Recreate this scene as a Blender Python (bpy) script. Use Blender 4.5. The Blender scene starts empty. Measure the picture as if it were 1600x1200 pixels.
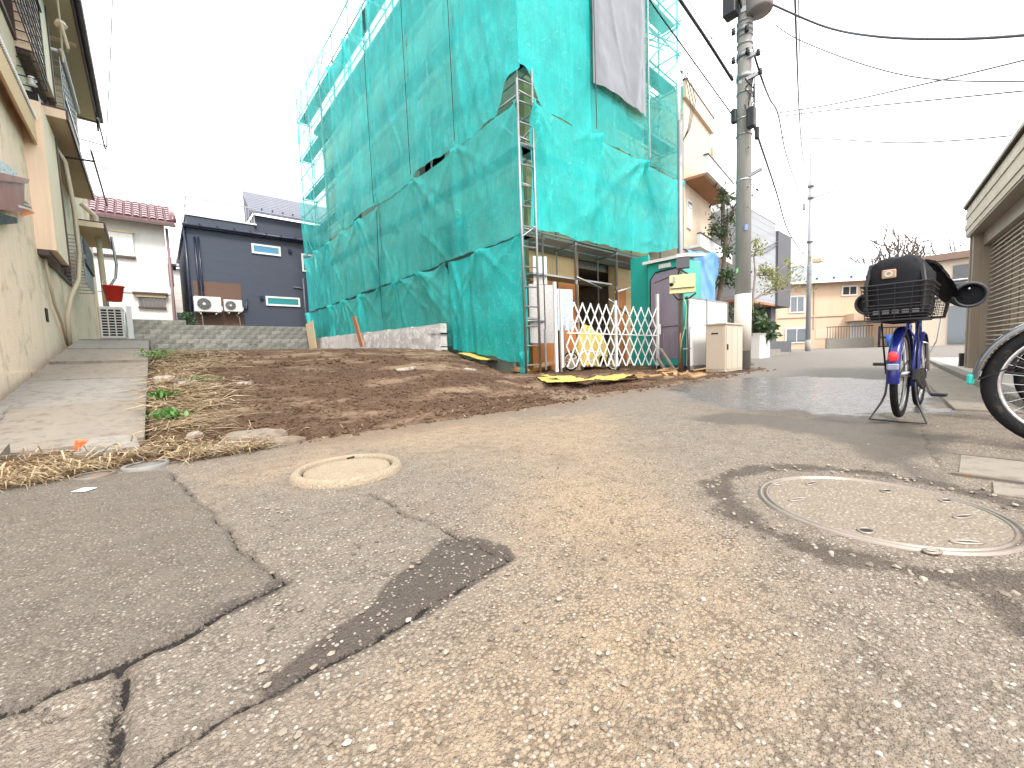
import bpy, math, random
import numpy as np
from mathutils import Vector, Matrix
random.seed(7); RNG = np.random.default_rng(11)
rad = math.radians
S = bpy.context.scene
COL = S.collection

# ------------------------------------------------------------------ camera
F_PX, AZ, PITCH, ROLL, CAM_H = 630.0, rad(41.0), rad(4.2), rad(2.0), 0.56
fw = Vector((math.sin(AZ)*math.cos(PITCH), math.cos(AZ)*math.cos(PITCH), -math.sin(PITCH)))
r0 = Vector((math.cos(AZ), -math.sin(AZ), 0)); u0 = r0.cross(fw)
cx = r0*math.cos(ROLL)-u0*math.sin(ROLL); cy = r0*math.sin(ROLL)+u0*math.cos(ROLL)
cam = bpy.data.cameras.new('camera'); camo = bpy.data.objects.new('camera', cam); COL.objects.link(camo)
cam.sensor_width = 36; cam.lens = F_PX/1600*36; cam.clip_start = 0.02; cam.clip_end = 600
camo.matrix_world = Matrix(((cx.x, cy.x, -fw.x, 0), (cx.y, cy.y, -fw.y, 0), (cx.z, cy.z, -fw.z, CAM_H), (0, 0, 0, 1)))
S.camera = camo
# ------------------------------------------------------------------ sky and sun (bright white overcast, weak sun from the south)
SUN_EL, SUN_AZ = 50.0, 192.0          # azimuth clockwise from +Y
w = bpy.data.worlds.new('World'); S.world = w; w.use_nodes = True
nt = w.node_tree; bg = nt.nodes['Background']
sky = nt.nodes.new('ShaderNodeTexSky'); sky.sky_type = 'NISHITA'; sky.sun_disc = False
sky.sun_elevation = rad(SUN_EL); sky.sun_rotation = rad(SUN_AZ); sky.dust_density = 4.0; sky.air_density = 0.6
mx = nt.nodes.new('ShaderNodeMixRGB'); mx.inputs[0].default_value = 0.85; mx.inputs[2].default_value = (8.6, 8.6, 8.6, 1)
nt.links.new(sky.outputs[0], mx.inputs[1]); nt.links.new(mx.outputs[0], bg.inputs[0]); bg.inputs[1].default_value = 0.15
sun = bpy.data.lights.new('sun', 'SUN'); suno = bpy.data.objects.new('sun', sun); COL.objects.link(suno)
sun.energy = 1.2; sun.angle = rad(12); sun.color = (1.0, 0.95, 0.87)
sd = Vector((math.sin(rad(SUN_AZ))*math.cos(rad(SUN_EL)), math.cos(rad(SUN_AZ))*math.cos(rad(SUN_EL)), math.sin(rad(SUN_EL))))
suno.rotation_euler = sd.to_track_quat('Z', 'Y').to_euler(); suno.location = (0, -20, 30)
S.view_settings.view_transform = 'Standard'; S.view_settings.look = 'None'; S.view_settings.gamma = 1
S.view_settings.exposure = 1.5; S.view_settings.use_curve_mapping = False
S.cycles.transparent_max_bounces = 24; S.cycles.max_bounces = 8

# ------------------------------------------------------------------ pixel -> direction helpers (photo is 1600 x 1200)
CO = Vector((0, 0, CAM_H))
def ray(px, py): return fw + cx*((px-800)/F_PX) - cy*((py-600)/F_PX)
def gz(px, py, z=0.0): d = ray(px, py); return CO + d*((z-CAM_H)/d.z)
def dep(px, py, D): return CO + ray(px, py)*D
def xp(px, py, x): d = ray(px, py); return CO + d*(x/d.x)
def yp(px, py, y): d = ray(px, py); return CO + d*(y/d.y)
def lp(px, py, p, a):
    n = Vector((-math.sin(rad(a)), math.cos(rad(a)), 0)); d = ray(px, py)
    return CO + d*(n.dot(Vector((p[0], p[1], 0))-CO)/n.dot(d))

# ------------------------------------------------------------------ numpy noise
def _h(ix, iy, s):
    n = (ix.astype(np.int64)*374761393 + iy.astype(np.int64)*668265263 + s*1442695041) & 0x7fffffff
    n = ((n ^ (n >> 13))*1274126177) & 0x7fffffff
    return ((n ^ (n >> 16)) & 0xffff)/65535.0
def noise(x, y, s=0):
    x = np.asarray(x, float); y = np.asarray(y, float)
    x0 = np.floor(x); y0 = np.floor(y); fx = x-x0; fy = y-y0
    fx = fx*fx*(3-2*fx); fy = fy*fy*(3-2*fy)
    a = _h(x0, y0, s); b = _h(x0+1, y0, s); c = _h(x0, y0+1, s); d = _h(x0+1, y0+1, s)
    return (a*(1-fx)+b*fx)*(1-fy)+(c*(1-fx)+d*fx)*fy
def fbm(x, y, s=0, o=4):
    t = 0; a = .5
    for i in range(o): t = t+a*noise(x*2**i, y*2**i, s+i*17); a *= .5
    return t
def sst(a, b, x):
    t = np.clip((x-a)/(b-a), 0, 1); return t*t*(3-2*t)

# ------------------------------------------------------------------ objects
MAT = {}     # object name -> world matrix of its frame
def ob_new(name, data): o = bpy.data.objects.new(name, data); COL.objects.link(o); return o
def tag(o, label, cat, group=None, kind=None):
    if label: o['label'] = label
    if cat: o['category'] = cat
    if group: o['group'] = group
    if kind: o['kind'] = kind
    return o
def thing(name, label, cat, loc=(0, 0, 0), rz=0.0, group=None):
    o = ob_new(name, None); o.empty_display_size = .2
    o.location = loc; o.rotation_euler = (0, 0, rz); tag(o, label, cat, group)
    MAT[o.name] = Matrix.Translation(Vector(loc)) @ Matrix.Rotation(rz, 4, 'Z')
    return o
def move(o, loc, rz=0.0):
    o.location = loc; o.rotation_euler = (0, 0, rz)
    MAT[o.name] = Matrix.Translation(Vector(loc)) @ Matrix.Rotation(rz, 4, 'Z')
def copy_tree(o, parent=None):
    c = o.copy(); COL.objects.link(c); c.parent = parent
    if o.name in MAT: MAT[c.name] = MAT[o.name].copy()
    for ch in list(o.children): copy_tree(ch, c)
    return c
class MB:
    def __init__(s): s.v = []; s.f = []; s.mi = []
    def add(s, vs, fs):
        n = len(s.v); s.v += [tuple(p) for p in vs]; s.f += [tuple(i+n for i in f) for f in fs]; return s
    def box(s, a, b):
        x0, y0, z0 = a; x1, y1, z1 = b
        return s.add([(x0,y0,z0),(x1,y0,z0),(x1,y1,z0),(x0,y1,z0),(x0,y0,z1),(x1,y0,z1),(x1,y1,z1),(x0,y1,z1)],
                     [(0,3,2,1),(4,5,6,7),(0,1,5,4),(1,2,6,5),(2,3,7,6),(3,0,4,7)])
    def obox(s, c, ax, ay, az):   # centre and half axes
        c, ax, ay, az = map(Vector, (c, ax, ay, az))
        vs = [c+ax*i+ay*j+az*k for k in (-1, 1) for i, j in ((-1,-1),(1,-1),(1,1),(-1,1))]
        return s.add(vs, [(0,3,2,1),(4,5,6,7),(0,1,5,4),(1,2,6,5),(2,3,7,6),(3,0,4,7)])
    def bevbox(s, a, b, r):       # box with chamfered vertical and top edges
        x0, y0, z0 = a; x1, y1, z1 = b
        def ring(i, z): return [(x0+i+r,y0+i,z),(x1-i-r,y0+i,z),(x1-i,y0+i+r,z),(x1-i,y1-i-r,z),(x1-i-r,y1-i,z),(x0+i+r,y1-i,z),(x0+i,y1-i-r,z),(x0+i,y0+i+r,z)]
        vs = ring(r*.6, z0)+ring(0, z0+r)+ring(0, z1-r)+ring(r*.6, z1); fs = [tuple(range(7, -1, -1)), tuple(range(24, 32))]
        for k in range(3):
            for i in range(8): j = (i+1) % 8; fs.append((k*8+i, k*8+j, k*8+8+j, k*8+8+i))
        return s.add(vs, fs)
    def beam(s, p, q, wd, h, up=(0, 0, 1)):
        p, q, up = Vector(p), Vector(q), Vector(up); d = q-p; L = d.length
        if L < 1e-6: return s
        d /= L; sd = d.cross(up)
        if sd.length < 1e-4: sd = d.cross(Vector((1, 0, 0)))
        sd.normalize(); u = sd.cross(d)
        return s.obox((p+q)/2, d*(L/2), sd*(wd/2), u*(h/2))
    def tube(s, pts, r, n=6, closed=False, cap=True):
        P = [Vector(p) for p in pts]; m = len(P); rr = r if isinstance(r, (list, tuple)) else [r]*m
        T = []
        for i in range(m):
            a = P[i-1] if (i > 0 or closed) else P[i]; b = P[(i+1) % m] if (i < m-1 or closed) else P[i]
            t = b-a; T.append(t.normalized() if t.length > 1e-9 else Vector((0, 0, 1)))
        nrm = T[0].orthogonal().normalized(); vs = []
        for i in range(m):
            nrm = nrm-T[i]*nrm.dot(T[i]); nrm = nrm.normalized() if nrm.length > 1e-6 else T[i].orthogonal().normalized()
            bn = T[i].cross(nrm)
            for k in range(n):
                a = 2*math.pi*k/n; vs.append(P[i]+(nrm*math.cos(a)+bn*math.sin(a))*rr[i])
        fs = []
        for i in range(m if closed else m-1):
            i2 = (i+1) % m
            for k in range(n): k2 = (k+1) % n; fs.append((i*n+k, i*n+k2, i2*n+k2, i2*n+k))
        if cap and not closed: fs.append(tuple(range(n-1, -1, -1))); fs.append(tuple(range((m-1)*n, m*n)))
        return s.add(vs, fs)
    def lathe(s, prof, c=(0, 0, 0), axis='Z', n=24, a0=0, a1=2*math.pi, close=False):
        full = abs(a1-a0-2*math.pi) < 1e-6; m = n if full else n+1; vs = []
        for r, z in prof:
            for k in range(m):
                a = a0+(a1-a0)*k/n; x, y = r*math.cos(a), r*math.sin(a)
                p = (x, y, z) if axis == 'Z' else ((x, z, y) if axis == 'Y' else (z, x, y))
                vs.append((p[0]+c[0], p[1]+c[1], p[2]+c[2]))
        fs = []; L = len(prof)
        for i in range(L if close else L-1):
            i2 = (i+1) % L
            for k in range(n if full else n): 
                k2 = (k+1) % m
                fs.append((i*m+k, i*m+k2, i2*m+k2, i2*m+k))
        return s.add(vs, fs)
    def disc(s, c, r, n=24, z=None):
        vs = [(c[0]+r*math.cos(2*math.pi*k/n), c[1]+r*math.sin(2*math.pi*k/n), c[2]) for k in range(n)]
        return s.add(vs, [tuple(range(n))])
    def prism(s, poly, vec):
        n = len(poly); P = [Vector(p) for p in poly]; vec = Vector(vec)
        fs = [tuple(range(n-1, -1, -1)), tuple(range(n, 2*n))]+[(i, (i+1) % n, n+(i+1) % n, n+i) for i in range(n)]
        return s.add(P+[p+vec for p in P], fs)
    def quad(s, a, b, c, d): return s.add([a, b, c, d], [(0, 1, 2, 3)])
    def ico(s, c, r, sc=(1, 1, 1), jit=.25):
        t = (1+5**.5)/2; V = [(-1,t,0),(1,t,0),(-1,-t,0),(1,-t,0),(0,-1,t),(0,1,t),(0,-1,-t),(0,1,-t),(t,0,-1),(t,0,1),(-t,0,-1),(-t,0,1)]
        Fc = [(0,11,5),(0,5,1),(0,1,7),(0,7,10),(0,10,11),(1,5,9),(5,11,4),(11,10,2),(10,7,6),(7,1,8),(3,9,4),(3,4,2),(3,2,6),(3,6,8),(3,8,9),(4,9,5),(2,4,11),(6,2,10),(8,6,7),(9,8,1)]
        vs = [tuple(c[i]+r*sc[i]*p[i]/1.9*(1+random.uniform(-jit, jit)) for i in range(3)) for p in V]
        return s.add(vs, Fc)
    def build(s, name, mat, parent=None, smooth=False, local=False):
        me = bpy.data.meshes.new(name)
        vs = s.v
        M = None
        if parent is not None and parent.name in MAT:
            M = MAT[parent.name]
            if not local: Mi = M.inverted(); vs = [tuple(Mi @ Vector(p)) for p in vs]
        me.from_pydata(vs, [], s.f); me.validate(); me.update()
        if smooth: me.polygons.foreach_set('use_smooth', [True]*len(me.polygons))
        me.materials.append(mat)
        o = ob_new(name, me)
        if parent is not None:
            o.parent = parent
            if M is not None: MAT[o.name] = M
        return o
def grid_obj(name, X, Y, Z, mat, parent=None, attrs=None, smooth=True, mask=None):
    ny, nx = X.shape; me = bpy.data.meshes.new(name)
    co = np.stack([X, Y, Z], -1).reshape(-1, 3).astype(np.float32)
    if parent is not None and parent.name in MAT:
        Mi = np.array(MAT[parent.name].inverted()); co = (co @ Mi[:3, :3].T + Mi[:3, 3]).astype(np.float32)
    idx = np.arange(ny*nx).reshape(ny, nx)
    q = np.stack([idx[:-1, :-1], idx[:-1, 1:], idx[1:, 1:], idx[1:, :-1]], -1).reshape(-1, 4)
    if mask is not None:
        mc = (mask[:-1, :-1] & mask[:-1, 1:] & mask[1:, 1:] & mask[1:, :-1]).reshape(-1); q = q[mc]
    me.vertices.add(len(co)); me.vertices.foreach_set('co', co.ravel())
    me.loops.add(q.size); me.loops.foreach_set('vertex_index', q.ravel().astype(np.int32))
    me.polygons.add(len(q)); me.polygons.foreach_set('loop_start', np.arange(0, q.size, 4, dtype=np.int32))
    me.polygons.foreach_set('loop_total', np.full(len(q), 4, np.int32))
    me.update(calc_edges=True); me.validate()
    if smooth: me.polygons.foreach_set('use_smooth', np.ones(len(me.polygons), bool))
    for k, a in (attrs or {}).items():
        at = me.attributes.new(k, 'FLOAT', 'POINT'); at.data.foreach_set('value', a.reshape(-1).astype(np.float32))
    me.materials.append(mat); o = ob_new(name, me)
    if parent is not None:
        o.parent = parent
        if parent.name in MAT: MAT[o.name] = MAT[parent.name]
    return o

# ------------------------------------------------------------------ materials
class NT:
    def __init__(s, name):
        s.m = bpy.data.materials.new(name); s.m.use_nodes = True; s.t = s.m.node_tree; s.n = s.t.nodes
        s.b = s.n['Principled BSDF']; s.out = s.n['Material Output']; s.tc = s.n.new('ShaderNodeTexCoord')
    def lk(s, a, b): s.t.links.new(a, b)
    def obj(s): return s.tc.outputs['Object']
    def mapping(s, vec, sc=(1, 1, 1), rot=(0, 0, 0)):
        n = s.n.new('ShaderNodeMapping'); s.lk(vec, n.inputs[0]); n.inputs['Scale'].default_value = sc; n.inputs['Rotation'].default_value = rot; return n.outputs[0]
    def noise(s, vec, sc, det=4, ro=.55, dist=0):
        n = s.n.new('ShaderNodeTexNoise'); s.lk(vec, n.inputs['Vector']); n.inputs['Scale'].default_value = sc
        n.inputs['Detail'].default_value = det; n.inputs['Roughness'].default_value = ro; n.inputs['Distortion'].default_value = dist; return n.outputs[0]
    def vor(s, vec, sc, feat='F1', out='Distance', rnd=1.0):
        n = s.n.new('ShaderNodeTexVoronoi'); s.lk(vec, n.inputs['Vector']); n.feature = feat; n.inputs['Scale'].default_value = sc
        n.inputs['Randomness'].default_value = rnd; return n.outputs[out]
    def ramp(s, fac, stops):
        n = s.n.new('ShaderNodeValToRGB'); s.lk(fac, n.inputs[0]); e = n.color_ramp.elements
        while len(e) < len(stops): e.new(.5)
        for i, (p, c) in enumerate(stops):
            e[i].position = p; e[i].color = (c, c, c, 1) if isinstance(c, (int, float)) else (*c, 1)
        return n.outputs[0]
    def mix(s, fac, a, b, mode='MIX'):
        n = s.n.new('ShaderNodeMixRGB'); n.blend_type = mode
        for i, x in ((0, fac), (1, a), (2, b)):
            if hasattr(x, 'links'): s.lk(x, n.inputs[i])
            elif i == 0: n.inputs[0].default_value = x
            else: n.inputs[i].default_value = (x, x, x, 1) if isinstance(x, (int, float)) else (*x, 1)
        return n.outputs[0]
    def math(s, op, a, b=0.0, clamp=False):
        n = s.n.new('ShaderNodeMath'); n.operation = op; n.use_clamp = clamp
        for i, x in ((0, a), (1, b)):
            if hasattr(x, 'links'): s.lk(x, n.inputs[i])
            else: n.inputs[i].default_value = x
        return n.outputs[0]
    def mrange(s, x, a, b, c=0.0, d=1.0, smooth=True):
        n = s.n.new('ShaderNodeMapRange'); s.lk(x, n.inputs[0])
        for i, v in enumerate((a, b, c, d)): n.inputs[i+1].default_value = v
        n.interpolation_type = 'SMOOTHSTEP' if smooth else 'LINEAR'; return n.outputs[0]
    def attr(s, name):
        n = s.n.new('ShaderNodeAttribute'); n.attribute_name = name; return n.outputs['Fac']
    def bump(s, h, strength=.3, dist=.01, nrm=None):
        n = s.n.new('ShaderNodeBump'); s.lk(h, n.inputs['Height']); n.inputs['Strength'].default_value = strength; n.inputs['Distance'].default_value = dist
        if nrm is not None: s.lk(nrm, n.inputs['Normal'])
        s.lk(n.outputs[0], s.b.inputs['Normal']); return n.outputs[0]
    def base(s, c):
        if hasattr(c, 'links'): s.lk(c, s.b.inputs['Base Color'])
        else: s.b.inputs['Base Color'].default_value = (*c, 1)
    def rough(s, r):
        if hasattr(r, 'links'): s.lk(r, s.b.inputs['Roughness'])
        else: s.b.inputs['Roughness'].default_value = r
def mul(c, k): return tuple(min(1, x*k) for x in c)
def pm(name, col, rough=.7, metal=0.0, var=.18, vs=2.5, col2=None, c2amt=.5, bump=0.0, bs=60, bd=.004, streak=0.0, fine=.08, spec=.5):
    """generic weathered surface: large tone drift, fine grain, optional second colour, vertical streaks and relief"""
    t = NT(name); o = t.obj()
    n1 = t.noise(o, vs, 5, .6); c = t.mix(n1, mul(col, 1-var), mul(col, 1+var))
    if col2: c = t.mix(t.mrange(t.noise(o, vs*1.7+.3, 6, .65), .62-.35*c2amt, .72-.2*c2amt), c, col2)
    if streak: c = t.mix(t.mrange(t.noise(t.mapping(o, (7, 7, .35)), 1.6, 5, .6), .45, .75, 0, streak), c, mul(col, .45))
    if fine: c = t.mix(fine*2, c, t.noise(o, bs*1.6, 3, .6), 'OVERLAY')
    t.base(c); t.rough(t.mrange(n1, .3, .7, max(.05, rough-.08), min(1, rough+.08))); t.b.inputs['Metallic'].default_value = metal
    t.b.inputs['Specular IOR Level'].default_value = spec
    if bump: t.bump(t.noise(o, bs, 5, .6), bump, bd)
    return t.m
m_concrete = pm('concrete', (.215, .197, .175), .88, var=.22, vs=6, col2=(.15, .135, .118), c2amt=.35, bump=.5, bs=90, streak=.15)
m_conc_tan = pm('concrete_tan', (.205, .175, .142), .9, var=.22, vs=7, col2=(.145, .12, .096), c2amt=.35, bump=.5, bs=110)
m_block = pm('concrete_block', (.235, .23, .21), .92, var=.3, vs=3.1, col2=(.14, .14, .125), c2amt=.5, bump=.6, bs=120, streak=.3)
m_block2 = pm('concrete_block_pale', (.30, .29, .27), .92, var=.3, vs=2.3, col2=(.18, .18, .16), c2amt=.5, bump=.6, bs=120, streak=.3)
m_stucco = pm('cream_stucco', (.80, .62, .47), .93, var=.12, vs=.9, col2=(.56, .45, .32), c2amt=.3, bump=.9, bs=45, bd=.012, streak=.2)
m_creamp = pm('cream_paint', (.78, .61, .45), .7, var=.1, vs=1.2, bump=.15, bs=80, streak=.2)
m_soffit = pm('soffit_board', (.56, .45, .31), .85, var=.15, vs=1.5, bump=.2, bs=70, streak=.0)
m_pvc = pm('cream_pipe', (.47, .39, .28), .5, var=.12, vs=3)
m_brownfr = pm('brown_frame', (.07, .04, .035), .5, var=.2)
m_dark = pm('dark_metal', (.014, .014, .017), .45, var=.25, vs=6, metal=.3)
m_black = pm('black_plastic', (.006, .006, .007), .5, var=.3, vs=12, bump=.1, bs=200, bd=.001)
m_rubber = pm('black_rubber', (.007, .007, .008), .75, var=.4, vs=15, col2=(.03, .026, .022), c2amt=.2, bump=.3, bs=250, bd=.002, spec=.25)
m_galv = pm('galvanised_steel', (.27, .275, .28), .42, metal=.75, var=.25, vs=7, col2=(.25, .25, .25), c2amt=.35, bump=.1, bs=120, bd=.001)
m_steel = pm('dull_steel', (.5, .5, .5), .35, metal=.9, var=.2, vs=9)
m_chrome = pm('chrome', (.7, .7, .7), .18, metal=1.0, var=.1, vs=9)
m_white = pm('white_paint', (.66, .66, .65), .5, var=.06, vs=2, streak=.12, fine=.03)
m_whitewall = pm('white_render', (.62, .61, .585), .9, var=.06, vs=1, bump=.35, bs=60, streak=.18, fine=.04)
m_navy = None
m_teal = pm('teal_plastic', (.02, .34, .28), .45, var=.12, vs=1.5)
m_mauve = pm('mauve_plastic', (.23, .19, .235), .5, var=.12, vs=1.5, streak=.12)
m_yellowbox = pm('pale_yellow_box', (.62, .55, .28), .5, var=.08, vs=2, streak=.2)
m_beigebox = pm('beige_cabinet', (.50, .42, .33), .55, var=.08, vs=2, streak=.2)
m_yellow = pm('yellow_sheet', (.50, .37, .08), .45, var=.2, vs=5, col2=(.55, .4, .12), c2amt=.3, bump=.4, bs=18, bd=.02)
m_ply = pm('plywood', (.62, .49, .31), .75, var=.15, vs=1.2, streak=.15)
m_orange = pm('orange_board', (.42, .16, .045), .7, var=.18, vs=1.2, streak=.25)
m_tanboard = None
m_red = pm('red_plastic', (.62, .035, .02), .45, var=.1, vs=3)
m_orangep = pm('orange_plastic', (.75, .12, .03), .5, var=.1, vs=3)
m_polec = pm('pole_concrete', (.27, .26, .24), .9, var=.2, vs=1.5, bump=.35, bs=90, streak=.3)
m_polew = pm('pole_wrap', (.58, .53, .47), .75, var=.1, vs=2, bump=.2, bs=60, streak=.25)
m_peach = pm('peach_render', (.62, .46, .33), .9, var=.06, vs=.7, bump=.2, bs=40, streak=.12, fine=.03)
m_beigewall = pm('beige_siding', (.56, .45, .34), .85, var=.07, vs=.8, bump=.2, bs=50, streak=.12)
m_brownsoff = pm('brown_soffit', (.33, .15, .07), .7, var=.12, vs=2)
m_charcoal = pm('charcoal_siding', (.085, .085, .095), .75, var=.12, vs=2, bump=.2, bs=40)
m_taupe = pm('taupe_aluminium', (.27, .215, .165), .45, metal=.25, var=.1, vs=2, streak=.15)
m_fascia = pm('cream_fascia', (.60, .51, .40), .55, var=.07, vs=1.5, streak=.15)
m_bluetarp = pm('blue_tarp', (.10, .26, .55), .45, var=.15, vs=3, bump=.2, bs=30, bd=.01)
m_bluep = pm('blue_plastic', (.03, .13, .5), .4, var=.1)
m_greytarp = pm('grey_tarp', (.13, .138, .155), .36, var=.12, vs=2, bump=.15, bs=25, bd=.006)
m_wood = pm('raw_timber', (.42, .25, .12), .8, var=.25, vs=4, streak=.3)
m_bark = pm('bark', (.10, .075, .055), .95, var=.35, vs=9, bump=.6, bs=60)
m_barkg = pm('grey_bark', (.24, .20, .17), .95, var=.3, vs=9, bump=.4, bs=60)
m_stone = pm('grey_stone', (.30, .27, .24), .92, var=.35, vs=9, col2=(.17, .12, .085), c2amt=.4, bump=.6, bs=70)
m_iron = pm('cast_iron', (.17, .15, .13), .6, metal=.55, var=.3, vs=14, col2=(.22, .14, .08), c2amt=.4, bump=.3, bs=160, bd=.002)
m_ironrim = pm('worn_iron_rim', (.25, .21, .18), .4, metal=.6, var=.25, vs=14, bump=.2, bs=160, bd=.002)
m_hole = pm('hole_shadow', (.012, .011, .01), .9, var=.2)
m_paper = pm('white_paper', (.78, .77, .74), .7, var=.04, vs=9)
m_bike_blue = pm('blue_bike_paint', (.010, .017, .15), .22, var=.15, vs=5, metal=.2)
m_bike_grey = pm('grey_bike_paint', (.15, .155, .165), .25, metal=.6, var=.12, vs=5)
m_bag = pm('black_nylon', (.005, .0055, .008), .6, var=.35, vs=7, bump=.5, bs=140, bd=.003, spec=.2)
m_redlens = pm('red_lens', (.75, .03, .035), .18, var=.1)
m_navytrim = pm('navy_gloss', (.01, .015, .04), .3, var=.2)
m_roofpurple = pm('glazed_roof_tile', (.115, .045, .052), .25, var=.35, vs=4, col2=(.20, .10, .11), c2amt=.35)
m_slate = pm('grey_metal_roof', (.13, .138, .17), .45, metal=.3, var=.1, vs=2)
m_paleroof = pm('pale_blue_grey_roof', (.165, .18, .21), .55, var=.1, vs=1.2)
def glass(name, col, rough=.06):
    t = NT(name); t.base(col); t.rough(rough); t.b.inputs['Specular IOR Level'].default_value = .8; t.bump(t.noise(t.obj(), 1.3, 2), .03, .05); return t.m
m_glass = glass('window_glass', (.10, .12, .14)); m_tealglass = glass('teal_window_glass', (.04, .24, .25)); m_blueglass = glass('blue_window_glass', (.10, .25, .38))
m_pane = glass('dark_pane', (.035, .04, .045))
def siding(name, col, pitch, depth=.5, axis=2, var=.08, rough=.7):
    t = NT(name); o = t.obj(); sp = t.n.new('ShaderNodeSeparateXYZ'); t.lk(o, sp.inputs[0])
    fr = t.math('FRACT', t.math('MULTIPLY', sp.outputs[axis], 1/pitch)); g = t.mrange(fr, 0, .12)
    n1 = t.noise(t.mapping(o, (1, 1, 6)), 1.5, 5); c = t.mix(n1, mul(col, 1-var), mul(col, 1+var)); c = t.mix(t.mrange(fr, .0, .1, .45, 0), c, mul(col, .3))
    t.base(c); t.rough(rough); t.bump(t.math('ADD', g, t.math('MULTIPLY', t.noise(o, 50, 3), .25)), depth, .01); return t.m
m_navy = siding('navy_siding', (.043, .052, .078), .115, .4, var=.14)
m_brownsid = siding('brown_siding', (.115, .062, .044), .115, .4)
m_tanboard = siding('tan_board_wall', (.50, .36, .18), .09, .5, axis=0, var=.15)
m_boards = siding('board_wall', (.44, .37, .27), .20, .5, axis=1, var=.2)
m_greyjoint = siding('white_tile_wall', (.29, .30, .32), .30, .5, var=.04)

def net_mat(name, col, alpha, trans=.45):
    t = NT(name); o = t.obj()
    n1 = t.noise(o, 1.1, 5, .6); c = t.mix(n1, mul(col, .78), mul(col, 1.2))
    ns = t.noise(t.mapping(o, (14, 14, .6)), 1.2, 4, .6); c = t.mix(t.mrange(ns, .5, .75, 0, .3), c, mul(col, 1.5))
    wv = t.noise(t.mapping(o, (1, 1, .55), (.5, .35, 0)), 2.6, 3, .55, 1.2); l1 = t.mrange(t.math('ABSOLUTE', t.math('SUBTRACT', wv, .5)), .012, .0)
    wv2 = t.noise(t.mapping(o, (1, 1, .8), (-.6, .5, .4)), 5.5, 3, .5, .8); l2 = t.mrange(t.math('ABSOLUTE', t.math('SUBTRACT', wv2, .5)), .016, .0)
    ln = t.math('MAXIMUM', l1, t.math('MULTIPLY', l2, .55)); c = t.mix(t.math('MULTIPLY', ln, .45), c, mul((col[0]+.12, col[1], col[2]), 1.45))
    t.base(c); t.rough(.5); t.b.inputs['Specular IOR Level'].default_value = .4
    tr = t.n.new('ShaderNodeBsdfTranslucent'); t.lk(c, tr.inputs[0]); tp = t.n.new('ShaderNodeBsdfTransparent'); tp.inputs[0].default_value = (.80, 1, .98, 1)
    m1 = t.n.new('ShaderNodeMixShader'); m1.inputs[0].default_value = trans; t.lk(t.b.outputs[0], m1.inputs[1]); t.lk(tr.outputs[0], m1.inputs[2])
    m2 = t.n.new('ShaderNodeMixShader'); t.lk(t.mrange(n1, .3, .7, alpha-.06, alpha+.06), m2.inputs[0]); t.lk(tp.outputs[0], m2.inputs[1]); t.lk(m1.outputs[0], m2.inputs[2])
    t.bump(t.math('ADD', t.math('ADD', t.noise(t.mapping(o, (1, 1, .3), (.3, .2, 0)), 9, 5, .65, 1.0), t.math('MULTIPLY', t.noise(o, 45, 3), .25)), t.math('MULTIPLY', ln, .5)), .6, .045)
    t.lk(m2.outputs[0], t.out.inputs['Surface']); return t.m
m_net = net_mat('teal_mesh_sheet', (.05, .76, .74), .62, .5)
m_netd = net_mat('dense_teal_sheet', (.012, .60, .58), .78, .35)
m_netp = net_mat('pale_teal_mesh', (.03, .70, .67), .42, .45)
m_netv = net_mat('gauzy_teal_mesh', (.02, .58, .50), .10, .4)
# ================================================================== GROUND
def G2(pts, z=0.0): return [(gz(a, b, z).x, gz(a, b, z).y) for a, b in pts]
def d_poly(x, y, pl):
    d = np.full(x.shape, 1e3)
    for (ax, ay), (bx, by) in zip(pl[:-1], pl[1:]):
        vx, vy = bx-ax, by-ay; L = vx*vx+vy*vy+1e-12
        t = np.clip(((x-ax)*vx+(y-ay)*vy)/L, 0, 1); d = np.minimum(d, np.hypot(x-ax-t*vx, y-ay-t*vy))
    return d
def s_poly(x, y, pg):           # signed distance, positive inside
    d = d_poly(x, y, pg+[pg[0]]); ins = np.zeros(x.shape, bool); n = len(pg)
    for i in range(n):
        (ax, ay), (bx, by) = pg[i], pg[(i+1) % n]
        if ay == by: continue
        c = ((ay > y) != (by > y)) & (x < (bx-ax)*(y-ay)/(by-ay)+ax); ins ^= c
    return np.where(ins, d, -d)
def road_z(x, y): return .011*np.clip(x-10, 0, 20)
MH = (1.79, .21); MHR = .325        # large manhole
MS = (.675, 2.055)                  # smaller raised manhole
def graded(fine0, fine1, st, lo, hi, gr=1.12):
    a = list(np.arange(fine0, fine1, st)); s = st; v = a[-1]
    while v < hi: s = min(s*gr, 2.0); v += s; a.append(v)
    s = st; v = a[0]; b = []
    while v > lo: s = min(s*gr, 2.0); v -= s; b.append(v)
    return np.array(b[::-1]+a)
gx = graded(-1.0, 3.4, .0125, -40, 90); gy = graded(-.7, 3.5, .0125, -40, 60)
X, Y = np.meshgrid(gx, gy)
jx = X+(fbm(X*9, Y*9, 3)-.5)*.05+(fbm(X*40, Y*40, 5)-.5)*.014; jy = Y+(fbm(X*9, Y*9, 4)-.5)*.05+(fbm(X*40, Y*40, 6)-.5)*.014
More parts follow.
